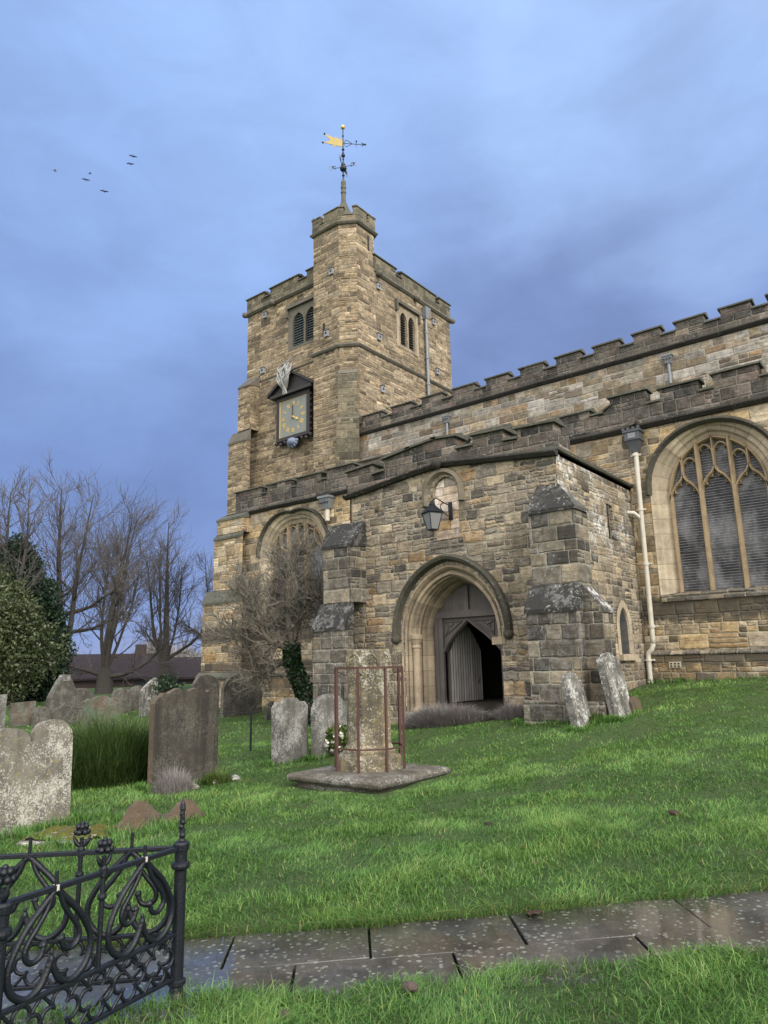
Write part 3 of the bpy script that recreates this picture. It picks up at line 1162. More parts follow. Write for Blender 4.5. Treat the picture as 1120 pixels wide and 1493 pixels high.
# --- west buttress of the aisle, with the angle against the tower
def build_buttress(name, steps, fn, mat='buttress', slope='slope', z0=-.3, label=None):
    """steps from the top down: (u0, u1, front depth, slope bottom z, slope top z, depth behind)"""
    mb = MB()
    for i, (u0, u1, d, zb, zt, dt) in enumerate(steps):
        bot = steps[i + 1][4] if i + 1 < len(steps) else z0
        vs = [fn(u, z, e) for e in (d, dt) for u, z in ((u0, bot), (u1, bot), (u1, zb), (u0, zb))]
        mb.add(vs, [(0, 1, 2, 3), (0, 3, 7, 4), (1, 5, 6, 2)], mat)
        # gable-ended cheeks below the slope
        mb.add([fn(u0, zb, d), fn(u0, zt, dt), fn(u0, zb, dt), fn(u1, zb, d), fn(u1, zt, dt), fn(u1, zb, dt)], [(0, 1, 2), (3, 5, 4)], mat)
    b = mb.build(name, CH)
    if label:
        b['label'] = label
    for u0, u1, d, zb, zt, dt in steps:
        mb = MB()
        slope_block(mb, fn, u0, u1, zb, zt, d, dt, slope)
        mb.build('weathering', b)
    return b


build_buttress('buttress', [(-20.95, -19.55, -.40, 7.0, 7.26, .0), (-20.98, -19.50, -.48, 6.28, 6.42, -.38), (-21.35, -19.35, -.62, 3.92, 4.35, -.46),
                            (-21.45, -19.25, -.74, 1.3, 1.46, -.6)], S_(0, YA), 'aisle', 'coping', label='wide stepped buttress at the west end of the aisle')
build_buttress('buttress', [(-15.60, -14.85, -.35, 5.4, 6.1, .0), (-15.68, -14.80, -.75, 2.75, 3.5, -.33)], S_(0, YA), label='aisle buttress behind the ivy-clad tree, beside the porch')
# the return of the same buttress that carries on up against the tower
build_buttress('buttress', [(-24.55, -23.72, -.55, 14.42, 15.0, .0), (-24.95, -23.70, -.72, 11.72, 12.25, -.5)], S_(0, YT), 'tower', 'string_tower', z0=7.0,
               label='stepped buttress at the far corner of the tower')


# --- nave
def build_nave():
    f = S_(0, YN)
    mb = MB()
    mb.add([f(XT, 7, 0), f(6, 7, 0), f(6, 10.85, 0), f(XT, 10.85, 0)], [(0, 1, 2, 3)], 'nave')
    w = mb.build('nave_wall', CH)
    mb = MB()
    course(mb, f, XT, 6, 10.64, 10.83, -.13, .003, 'string')
    mb.build('string_course', w)
    mb = MB()
    st = [-17.42, -15.95, -14.5, -13.08, -11.7, -10.35, -9.02, -7.72, -6.44, -5.18, -3.92, -2.68, -1.43, -.2, 1.05, 2.3, 3.6, 4.9]
    segs = [(XT, -17.42, 11.25, 11.25, False)]
    for a, b in zip(st[:-1], st[1:]):
        m = a + (b - a) * .64
        t = 11.53 + jit(.015)
        segs.append((a, m, t, t, True))
        segs.append((m, b, 11.27, 11.27, False))
    battlement(mb, f, segs, 10.80, 11.2, .36, 'parapet', 'coping', d_off=-.03)
    mb.build('parapet', CH)
    mb = MB()
    mb.hexa([(XT, YN + .3, 10.8), (6, YN + .3, 10.8), (6, 28, 10.8), (XT, 28, 10.8)], [(XT, YN + .3, 10.85), (6, YN + .3, 10.85), (6, 24.5, 11.25), (XT, 24.5, 11.25)], 'lead')
    mb.build('roof', CH)


build_nave()


# --- tower
def belfry(fn, c, hw, z0, z1, name_mat, wide, label):
    """square-headed two-light louvred opening"""
    mb = MB()
    lw = hw / 2
    outer = [(c - hw - .22, z0 - .14), (c + hw + .22, z0 - .14), (c + hw + .22, z1 + .22), (c - hw - .22, z1 + .22)]
    holes = [arch(c - lw, lw - .06, lw * 1.25, z1 - lw * 1.45, z0, 6), arch(c + lw, lw - .06, lw * 1.25, z1 - lw * 1.45, z0, 6)]
    f2 = lambda u, w, d: fn(u, w, d - .012)
    panel(mb, f2, outer, holes, wide, .30)
    b = mb.build('belfry_window', CH)
    b['label'] = label
    mb = MB()
    for s in (-1, 1):
        u0, u1 = c + s * lw - lw + .05, c + s * lw + lw - .05
        z = z0
        while z < z1 - .1:
            vs = [fn(u0, z, .08), fn(u1, z, .08), fn(u1, z + .17, .24), fn(u0, z + .17, .24), fn(u0, z - .025, .08), fn(u1, z - .025, .08), fn(u1, z + .145, .24), fn(u0, z + .145, .24)]
            mb.add(vs, [(0, 1, 2, 3), (4, 5, 1, 0), (7, 6, 5, 4)], name_mat)
            z += .125
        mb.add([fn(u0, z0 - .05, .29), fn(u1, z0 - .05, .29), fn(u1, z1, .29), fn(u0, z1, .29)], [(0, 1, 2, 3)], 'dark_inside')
    mb.build('louvre', b)
    mb = MB()
    e = hw + .30
    for a, bb, za, zb in ((c - e, c + e, z1 + .22, z1 + .38), (c - e, c - e + .10, z1 - .18, z1 + .22), (c + e - .10, c + e, z1 - .18, z1 + .22)):
        vs = [fn(u, z, d) for d in (-.14, .0) for u, z in ((a, za), (bb, za), (bb, zb), (a, zb))]
        mb.add(vs, [(0, 1, 2, 3), (0, 3, 7, 4), (1, 5, 6, 2), (3, 2, 6, 7), (0, 4, 5, 1)], 'string_tower')
    mb.build('label_mould', b)


def build_tower():
    fs, fe = S_(0, YT), E_(XT, 0)
    X0 = -24.62
    mb = MB()
    H = 18.55
    w0, w1 = (-21.68, -20.0), (23.62, 25.12)
    panel(mb, fs, [(X0, 4), (XT, 4), (XT, H), (X0, H)], [[(-21.60, 15.72), (-19.92, 15.72), (-19.92, 17.55), (-21.60, 17.55)]], 'tower', .30)
    panel(mb, fe, [(YT, 6), (28.0, 6), (28.0, H), (YT, H)], [[(23.72, 15.66), (25.04, 15.66), (25.04, 17.62), (23.72, 17.62)]], 'tower', .30)
    mb.add([(X0, 20.9, 4), (X0, 20.9, H), (X0, 28, H), (X0, 28, 4)], [(0, 3, 2, 1)], 'tower')
    mb.add([(X0, 28, 4), (XT, 28, 4), (XT, 28, H), (X0, 28, H)], [(0, 3, 2, 1)], 'tower')
    mb.add([(X0, 20.9, H), (XT, 20.9, H), (XT, 28, H), (X0, 28, H)], [(0, 1, 2, 3)], 'lead')
    t = mb.build('tower', CH)
    mb = MB()
    course(mb, fs, X0 - .12, -19.7, 18.25, 18.47, -.14, .003, 'string_tower')
    mb.build('string_course', t)
    mb = MB()
    course(mb, fe, 22.1, 28.12, 18.37, 18.59, -.14, .003, 'string_tower')
    mb.build('string_course', t)
    mb = MB()
    course(mb, fs, X0, -19.7, 14.62, 14.72, -.04, .003, 'string_tower')
    mb.build('string_course', t)
    mb = MB()
    course(mb, fe, 20.85, 28.06, 14.55, 14.75, -.11, .003, 'string_tower')
    mb.build('string_course', t)
    # little carved bosses under the parapet
    for q in (fs(X0 - .05, 18.33, -.16), fs(-22.75, 18.33, -.16), fe(22.2, 18.44, -.16), fe(25.0, 18.44, -.16), fe(28.05, 18.44, -.16)):
        mb = MB()
        mb.ball(q, .15, 'string_tower', n=7, m=4)
        mb.build('carved_boss', t)
    # parapets
    mb = MB()
    sg = [(X0 - .05, -23.45, 19.25, 19.25, True), (-23.45, -23.02, 18.95, 18.95, False), (-23.02, -21.15, 19.27, 19.27, True), (-21.15, -20.6, 18.97, 18.97, False),
          (-20.6, -19.6, 19.28, 19.28, True)]
    battlement(mb, fs, sg, 18.40, 18.9, .4, 'parapet_tower', 'coping', d_off=-.04)
    mb.build('parapet', CH)
    mb = MB()
    sg = [(22.0, 23.55, 19.42, 19.42, True), (23.55, 23.98, 19.12, 19.12, False), (23.98, 26.75, 19.42, 19.42, True), (26.75, 27.05, 19.14, 19.14, False), (27.05, 28.05, 19.42, 19.42, True)]
    battlement(mb, fe, sg, 18.52, 18.9, .4, 'parapet_tower', 'coping', d_off=-.04)
    # far sides, seen only through the gaps
    battlement(mb, lambda u, w, d: Vector((u, 28.0 - d, w)), [(X0, XT, 19.2, 19.2, True)], 18.4, 18.9, .4, 'parapet_tower', 'coping')
    mb.build('parapet', CH)
    belfry(fs, -20.76, .82, 15.74, 17.42, 'louvre', 'string_tower', 'belfry opening with green-grey louvres on the clock face of the tower')
    belfry(fe, 24.38, .62, 15.70, 17.42, 'louvre_dark', 'arch', 'belfry opening with black louvres above the nave')
    build_buttress('buttress', [(28.0 - .02, 28.75, -.0, 14.1, 14.75, .6)], lambda u, w, d: Vector((XT - d + .25, u, w)), 'tower', 'string_tower', z0=8.0)

    # stair turret: square with a cut-off south-east corner
    def plan(o=0.0):
        return [(-19.78 - o, 20.45 - o * .8), (-18.28 + o * .2, 20.45 - o), (-17.62 + o, 20.86 - o * .2), (-17.62 + o, 22.05 + o), (-18.6, 22.6 + o), (-19.78 - o, 22.3)]
    mb = MB()
    P = plan()
    rows = [[Vector((x, y, z)) for x, y in P] for z in (8.0, 20.5)]
    mb.rings(rows, 'tower', True, True, False, uvs=False)
    # angle pier dying into the cut-off corner
    T = Matrix.Translation((-17.98, 20.62, 0)) @ Matrix.Rotation(math.atan2(.41, .66), 4, 'Z')
    for z0, z1, a, b in ((8.0, 11.35, .46, .22), (11.35, 13.35, .40, .14)):
        q = [T @ Vector(p) for p in ((-a, -b, z0), (a, -b, z0), (a, .2, z0), (-a, .2, z0))]
        s = [T @ Vector(p) for p in ((-a, -b, z1), (a, -b, z1), (a, .2, z1), (-a, .2, z1))]
        mb.hexa(q, s, 'parapet_tower')
        mb.hexa(s, [T @ Vector(p) for p in ((-a, .1, z1 + .32), (a, .1, z1 + .32), (a, .2, z1 + .3), (-a, .2, z1 + .3))], 'string_tower')
    mb.box(-19.22, -19.1, 20.43, 20.5, 15.35, 15.95, 'dark_inside')
    mb.box(-17.70, -17.615, 21.6, 21.72, 19.35, 20.1, 'dark_inside')
    tr = mb.build('turret', CH)
    mb = MB()
    for z0, z1, o in ((14.55, 14.76, .12), (20.28, 20.52, .14)):
        mb = MB()
        rr = []
        for dz, k in ((0, 0), (.02, .6), (.09, 1), (.13, 1), (z1 - z0, 0)):
            rr.append([Vector((x, y, z0 + dz)) for x, y in plan(.003 + o * k)])
        mb.rings(rr, 'string_tower', True, True, False)
        mb.build('string_course', tr)
    mb = MB()
    Q = plan(.05)
    for i in range(len(Q)):
        a, b = Vector(Q[i]), Vector(Q[(i + 1) % len(Q)])
        L = (b - a).length
        d = (b - a) / L
        nrm = Vector((d.y, -d.x))
        fn = (lambda a, d, nrm: lambda u, w, dep: Vector((a.x + d.x * u - nrm.x * dep, a.y + d.y * u - nrm.y * dep, w)))(a, d, nrm)
        hi, lo = 21.18, 20.82
        if L > 1.3:
            sg = [(0, L * .30, hi, hi, True), (L * .30, L * .46, lo, lo, False), (L * .46, L, hi, hi, True)] if i == 0 else \
                 [(0, L * .62, hi, hi, True), (L * .62, L * .74, lo, lo, False), (L * .74, L, hi, hi, True)]
        elif i == 1:
            sg = [(0, L * .30, hi, hi, True), (L * .30, L * .78, lo, lo, False), (L * .78, L, hi, hi, True)]
        elif i == 2:
            sg = [(0, L * .52, hi, hi, True), (L * .52, L * .62, lo, lo, False), (L * .62, L, hi, hi, True)]
        else:
            sg = [(0, L * .6, hi, hi, True), (L * .6, L, lo, lo, False)]
        battlement(mb, fn, sg, 20.44, lo, .22, 'parapet_tower', 'parapet_tower', over=.03, ch=.08)
    mb.build('parapet', tr)
    mb = MB()
    c = (-18.85, 21.45, 0)
    mb.lathe([(.85, 20.5), (.66, 21.0), (.28, 21.8), (.12, 22.2)], c, 'coping', 8, .3)
    mb.lathe([(.11, 22.2), (.10, 22.65), (.125, 22.67), (.125, 22.77), (.10, 22.8), (.10, 22.9), (.125, 22.92), (.125, 23.02), (.10, 23.05), (.115, 23.25), (.07, 23.36)], c, 'string_tower', 8)
    mb.build('spire_cap', tr)


build_tower()


# --- porch
def build_porch():
    f = S_(0, YP)
    fe = E_(PE, 0)
    X0 = -11.05
    c = -8.29
    mb = MB()
    door_hole = arch(c, 1.22, 1.46, 2.20, -.3, 14)
    niche = arch(-8.28, .33, .36, 5.26, 4.24, 8)
    top = [(PE, 5.72), (-8.35, 5.98), (X0, 5.72)]
    panel(mb, f, [(X0, -.3), (PE, -.3)] + top, [[(x, max(z, -.29)) for x, z in door_hole], niche], 'porch', .10)
    mb2 = MB()
    slit = [(15.18, 4.22), (15.55, 4.22), (15.55, 5.02), (15.18, 5.02)]
    lanc = arch(15.62, .30, .46, 2.28, 1.72, 8)
    panel(mb2, fe, [(YP, -.3), (YA, -.3), (YA, 5.78), (YP, 5.78)], [slit, lanc], 'porch_side', .26)
    # inner box, so the doorway looks into a dark room
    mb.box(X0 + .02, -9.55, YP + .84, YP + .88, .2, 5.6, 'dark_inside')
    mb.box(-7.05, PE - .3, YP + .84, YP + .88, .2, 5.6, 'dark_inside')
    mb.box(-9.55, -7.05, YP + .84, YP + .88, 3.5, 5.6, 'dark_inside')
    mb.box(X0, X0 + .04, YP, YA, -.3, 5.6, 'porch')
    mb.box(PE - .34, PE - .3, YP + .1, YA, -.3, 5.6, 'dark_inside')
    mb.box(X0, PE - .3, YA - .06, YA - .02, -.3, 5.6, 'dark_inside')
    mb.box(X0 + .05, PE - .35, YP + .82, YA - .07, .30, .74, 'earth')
    pw = mb.build('porch_wall', CH)
    pe = mb2.build('porch_wall', CH)
    pe['label'] = 'east wall of the porch streaked with white lichen'
    mb = MB()
    mb.hexa([(X0, YP + .2, 5.6), (PE, YP + .2, 5.6), (PE, YA, 5.6), (X0, YA, 5.6)], [(X0, YP + .2, 5.7), (PE, YP + .2, 5.7), (PE, YA, 5.74), (X0, YA, 5.74)], 'lead')
    mb.build('roof', CH)
    # string course, gently gabled
    mb = MB()
    for (u0, za), (u1, zb) in (((X0 - .12, 5.62), (-8.37, 5.92)), ((-8.37, 5.92), (PE + .05, 5.63))):
        rows = []
        for k in range(5):
            t = k / 4
            u, z = u0 + (u1 - u0) * t, za + (zb - za) * t + (jit(.012) if 0 < k < 4 else 0)
            rows.append([f(u, z + a, d) for d, a in ((.003, -.075), (-.10, -.065), (-.16, .0), (-.16, .025), (.003, .095))])
        mb.rings(rows, 'string', True, True, False)
    mb.ball(f(-8.37, 5.9, -.18), .12, 'string', n=7, m=4)
    mb.build('string_course', pw)
    mb = MB()
    rows = []
    for k in range(6):
        y = YP - .05 + (YA - YP + .05) * k / 5
        rows.append([Vector((PE + a, y, 5.72 + b + jit(.008))) for a, b in ((-.02, -.03), (.07, -.03), (.09, .02), (-.30, .08), (-.30, -.03))])
    mb.rings(rows, 'coping', True, True, False)
    mb.build('eaves_coping', pe)
    # parapet
    mb = MB()
    lo = .32

    def gb(x):
        return 5.66 + .26 * (1 - abs(x + 8.37) / 2.72)
    S = [(-11.1, -10.32, 6.33, 6.40, True), (-10.32, -9.95, 6.13, 6.16, False), (-9.95, -9.22, 6.42, 6.53, True), (-9.22, -8.5, 6.54, 6.62, True), (-8.5, -7.95, 6.62, 6.56, True),
         (-7.95, -7.50, 6.28, 6.27, False), (-7.50, -6.78, 6.48, 6.45, True), (-6.78, -6.44, 6.19, 6.17, False), (-6.44, PE, 6.40, 6.36, True)]
    for a, b, za, zb, mer in S:
        vs = [f(u, z, d) for d in (-.03, .36) for u, z in ((a, gb(a) - .04), (b, gb(b) - .04), (b, zb - .1), (a, za - .1))]
        mb.add(vs, [(0, 1, 2, 3), (7, 6, 5, 4), (0, 3, 7, 4), (1, 5, 6, 2), (3, 2, 6, 7)], 'parapet')
        e = .07 if mer else -.002
        q = [(-.10, 0), (-.10, .05), (.12, .125), (.42, .05), (.42, 0)]
        j = jit(.012)
        rows = [[f(u, zz - .1 + z + j + .004, d) for d, z in q] for u, zz in ((a - e, za), (b + e, zb))]
        mb.rings(rows, 'coping', True, True, False)
    # low return along the east side behind the front parapet
    mb.box(PE - .36, PE - .02, YP + .36, YP + .8, 5.72, 6.12, 'parapet')
    mb.build('parapet', CH)
    # blocked niche window
    mb = MB()
    o = arch(-8.28, .33, .36, 5.26, 4.24, 8)
    mb.add([f(u, w, .07) for u, w in o], [tuple(range(len(o)))[::-1]], 'niche')
    nb = mb.build('blocked_window', CH)
    nb['label'] = 'small blocked window of pinkish stone above the doorway'
    mb = MB()
    arch_loft(mb, f, -8.28, [(.335, .365, -.012), (.335, .365, .07)], 5.26, 4.24, 'hood_pale', 8)
    arch_loft(mb, f, -8.33, [(.54, .56, .0), (.53, .55, -.08), (.45, .47, -.10), (.40, .42, -.0)], 5.26, 5.02, 'hood_pale', 8)
    mb.build('hood_mould', nb)
    mb = MB()
    mb.box(-8.72, -7.86, YP - .03, YP + .05, 4.05, 4.22, 'parapet')
    mb.build('sill', nb)
    # doorway: orders stepping in
    mb = MB()
    zs = 2.20
    prof = [(1.29, 1.47, -.012), (1.25, 1.43, -.006), (1.21, 1.39, .05), (1.185, 1.365, .12), (1.165, 1.345, .12), (1.155, 1.335, .07), (1.09, 1.28, .075), (1.075, 1.265, .16), (1.05, 1.245, .16), (1.035, 1.235, .18), (1.03, 1.235, .28),
            (1.005, 1.215, .30), (1.01, 1.21, .37), (.985, 1.19, .37), (.965, 1.18, .33), (.955, 1.172, .40), (.955, 1.17, .52), (.925, 1.15, .55), (.895, 1.13, .62), (.88, 1.12, .74)]
    arch_loft(mb, f, c, prof, zs, -.2, 'arch', 14, 2.06)
    # right jamb is rebuilt plain below the springing, the arch landing on an impost block
    mb.box(c + 1.20, c + 1.36, YP - .004, YP + .72, -.2, 2.06, 'porch')
    mb.box(c + 1.0, c + 1.30, YP - .03, YP + .30, 1.95, 2.10, 'arch')
    dw = mb.build('doorway', CH)
    mb = MB()
    for s in (-1,):
        x = c + s * 1.0
        mb.lathe([(.12, -.1), (.12, .62), (.085, .70), (.082, 1.93), (.10, 1.95), (.10, 1.99), (.085, 2.01), (.135, 2.12), (.15, 2.14), (.15, 2.22), (.10, 2.24)], (x, YP + .15, 0), 'arch', 12, 0, False)
    mb.build('shaft', dw)
    mb = MB()
    arch_loft(mb, f, c, [(1.48, 1.66, .0), (1.47, 1.65, -.12), (1.42, 1.60, -.17), (1.36, 1.54, -.14), (1.32, 1.50, -.0)], 2.25, 2.16, 'hood', 14)
    for s in (-1, 1):
        mb.ball(f(c + s * 1.40, 2.14, -.07), .11, 'hood', n=8, m=5)
    mb.build('hood_mould', dw)
    mb = MB()
    mb.box(-9.35, -7.05, YP - .25, YP + .81, .1, .60, 'slab_stone')
    mb.build('threshold', dw, bevel=.02)
    # timber frame
    Y = YP + .70
    ff = S_(0, Y)
    mb = MB()
    ia = arch(c, .875, 1.115, zs, .50, 12)
    dc = -8.27
    dh = [(dc - .64, .50), (dc - .64, 1.86), (dc - .56, 2.0), (dc - .36, 2.22), (dc - .14, 2.41), (dc, 2.54), (dc + .16, 2.41), (dc + .42, 2.22), (dc + .68, 2.0), (dc + .80, 1.86), (dc + .80, .50)]
    # spandrel board with the door opening cut out of it (open at the foot)
    left = [(c - .875, .50)] + dh + [(c + .875, .50), (c + .875, 2.62), (c - .875, 2.62)]
    panel(mb, ff, left, [], 'oak', 0)
    mb.add([ff(u, w, d) for d in (0, .12) for u, w in dh], [(i, i + 1, len(dh) + i + 1, len(dh) + i) for i in range(len(dh) - 1)], 'oak')
    # tympanum boards, set back
    tp = [p for p in ia if p[1] > 2.6]
    tp = [(c - .84, 2.62)] + tp + [(c + .84, 2.62)]
    panel(mb, lambda u, w, d: ff(u, w, d + .03), tp, [], 'oak', 0)
    fr = mb.build('door_frame', CH)
    mb = MB()

    def bar(a, b, z0, z1, d0, d1):
        mb.add([ff(u, z, d) for d in (d0, d1) for u, z in ((a, z0), (b, z0), (b, z1), (a, z1))],
               [(0, 1, 2, 3), (0, 3, 7, 4), (1, 5, 6, 2), (3, 2, 6, 7), (0, 4, 5, 1)], 'oak')
    bar(c - .875, c + .875, 2.585, 2.70, -.085, .05)
    bar(c - .86, c + .86, 2.70, 2.74, -.055, .05)
    bar(c - .055, c + .055, 2.74, 3.26, -.045, .04)
    bar(dc - .86, dc - .64, .50, 2.58, -.07, .08)
    bar(dc - .79, dc - .755, .50, 2.58, -.09, -.06)
    bar(dc + .80, dc + .90, .50, 2.58, -.07, .08)
    # moulding round the pointed head and framed spandrels
    ribbon(mb, ff, dh[1:6], .075, -.075, .02, 'oak')
    ribbon(mb, ff, dh[5:10], .075, -.075, .02, 'oak')
    for s in (-1, 1):
        m0 = dc
        tri = [(m0 + s * .64, 2.50), (m0 + s * .16, 2.50), (m0 + s * .64, 2.18), (m0 + s * .64, 2.50)]
        ribbon(mb, ff, tri, .03, -.03, .0, 'oak')
        ribbon(mb, ff, [(m0 + s * .61, 2.47), (m0 + s * .46, 2.40), (m0 + s * .38, 2.47)], .03, -.03, .0, 'oak')
        ribbon(mb, ff, [(m0 + s * .60, 2.25), (m0 + s * .52, 2.33), (m0 + s * .56, 2.42)], .03, -.03, .0, 'oak')
    mb.build('beam', fr)
    # open door leaf
    mb = MB()
    th = R(88)
    hx, hy = dc - .62, Y + .13
    fd = lambda u, w, d: Vector((hx + u * math.cos(th) + d * math.sin(-th), hy + u * math.sin(th) + d * math.cos(th), w))
    W = 1.25
    ol = [(0.0, .76)] + [(W, .76)] + [(W, 1.86), (W - .08, 2.0), (W - .28, 2.24), (W - .48, 2.42), (W / 2, 2.52), (.48, 2.42), (.28, 2.24), (.08, 2.0), (0, 1.86)]
    k = len(ol)
    vs = [fd(u, w, d) for d in (-.03, .03) for u, w in ol]
    uv = [[(u, w) for u, w in ol]]
    mb.add(vs, [tuple(range(k))], 'door', uv)
    mb.add(vs, [tuple(range(k, 2 * k))[::-1]], 'door', [[(u, w) for u, w in ol[::-1]]])
    mb.add(vs, [(i, k + i, k + (i + 1) % k, (i + 1) % k) for i in range(k)], 'oak')
    dl = mb.build('door', CH)
    dl['label'] = 'weathered grey plank door standing open into the dark porch'
    mb = MB()
    i = 0
    for z in (.95, 1.75):
        vs = [fd(u, w, -.042) for u, w in ((0, z - .03), (.9, z - .012), (.9, z + .012), (0, z + .03))]
    mb.tube([fd(1.1, 1.25, -.05), fd(1.1, 1.25, -.075), fd(1.05, 1.18, -.075), fd(1.05, 1.12, -.06)], .012, 'black_metal', 5)
    mb.build('handle', dl)
    # lancet in the east wall
    mb = MB()
    o = arch(15.62, .28, .44, 2.28, 1.72, 8)
    mb.add([fe(u, w, .03) for u, w in o], [tuple(range(len(o)))[::-1]], 'win_dark')
    arch_loft(mb, fe, 15.62, [(.47, .62, -.012), (.30, .46, -.012), (.28, .44, .05)], 2.28, 1.70, 'jamb', 8)
    mb.box(PE - .02, PE + .10, 15.15, 16.1, 1.58, 1.70, 'jamb')
    lw = mb.build('window', CH)
    lw['label'] = 'narrow lancet window low in the side of the porch'
    mb = MB()
    mb.add([fe(u, w, .14) for u, w in slit], [(0, 1, 2, 3)], 'parapet')
    mb.box(PE - .10, PE - .02, 15.34, 15.39, 4.22, 5.02, 'parapet')
    sw = mb.build('blocked_window', CH)
    sw['label'] = 'small blocked square window high in the side of the porch'


build_porch()
build_buttress('buttress', [(-11.42, -10.58, -.56, 4.36, 4.97, .0), (-11.47, -10.53, -.86, 2.44, 3.02, -.54)], S_(0, YP),
               label='dark stepped buttress left of the porch doorway')


def build_corner_buttress():
    """clasping corner of the porch: upper stage hipped to south and east, lower stages to each side"""
    mb = MB()
    a, b, y0, y1 = -6.04, -5.12, 12.12, 12.72
    zt = 4.40
    mb.box(a, b, y0, y1, -.3, zt, 'buttress')
    mb.box(a - .02, b + .02, 11.82, y0 + .002, -.3, 2.52, 'buttress')
    mb.add([(a - .02, 11.82, 2.52), (a - .02, y0, 2.98), (a - .02, y0, 2.52), (b + .02, 11.82, 2.52), (b + .02, y0, 2.98), (b + .02, y0, 2.52)], [(0, 1, 2), (3, 5, 4)], 'buttress')
    mb.box(b - .002, -4.78, 12.18, 12.70, -.3, 2.50, 'buttress')
    mb.add([(-4.78, 12.18, 2.5), (b, 12.18, 2.94), (b, 12.18, 2.5), (-4.78, 12.70, 2.5), (b, 12.70, 2.94), (b, 12.70, 2.5)], [(0, 2, 1), (3, 4, 5)], 'buttress')
    mb.box(a - .12, -4.70, 11.70, 12.74, -.3, .92, 'buttress')
    c = mb.build('buttress', CH)
    c['label'] = 'broad corner buttress of the porch with white lichen on its slopes'
    mb = MB()
    slope_block(mb, S_(0, 0), a - .02, b + .02, 2.52, 2.98, 11.82, y0, 'slope')
    mb.build('weathering', c)
    mb = MB()
    o = .035
    q = [Vector((a - o, y0 - o, zt)), Vector((b + o, y0 - o, zt)), Vector((b + o, y1 + .01, zt)), Vector((a - o, y1 + .01, zt))]
    p = [Vector((a - .05, 12.70, 5.03)), Vector((-5.63, 12.70, 5.0)), Vector((-5.63, 12.72, 5.0))]
    d = Vector((0, 0, -.07))
    mb.add([q[0], q[1], p[1], p[0], q[0] + d, q[1] + d, q[3]], [(0, 1, 2, 3), (4, 5, 1, 0), (0, 3, 6)], 'slope')
    mb.add([q[1], q[2], p[2], p[1], q[1] + d, q[2] + d], [(0, 1, 2, 3), (4, 5, 1, 0)], 'slope_white')
    mb.add([q[2], p[2], Vector((-5.66, 12.73, zt)), q[2] + d], [(0, 2, 1)], 'slope_white')
    mb.build('weathering', c)
    mb = MB()
    slope_block(mb, lambda u, w, dd: Vector((dd, u, w)), 12.18, 12.70, 2.50, 2.94, -4.78, b, 'slope_white', over=-.03)
    mb.build('weathering', c)


build_corner_buttress()


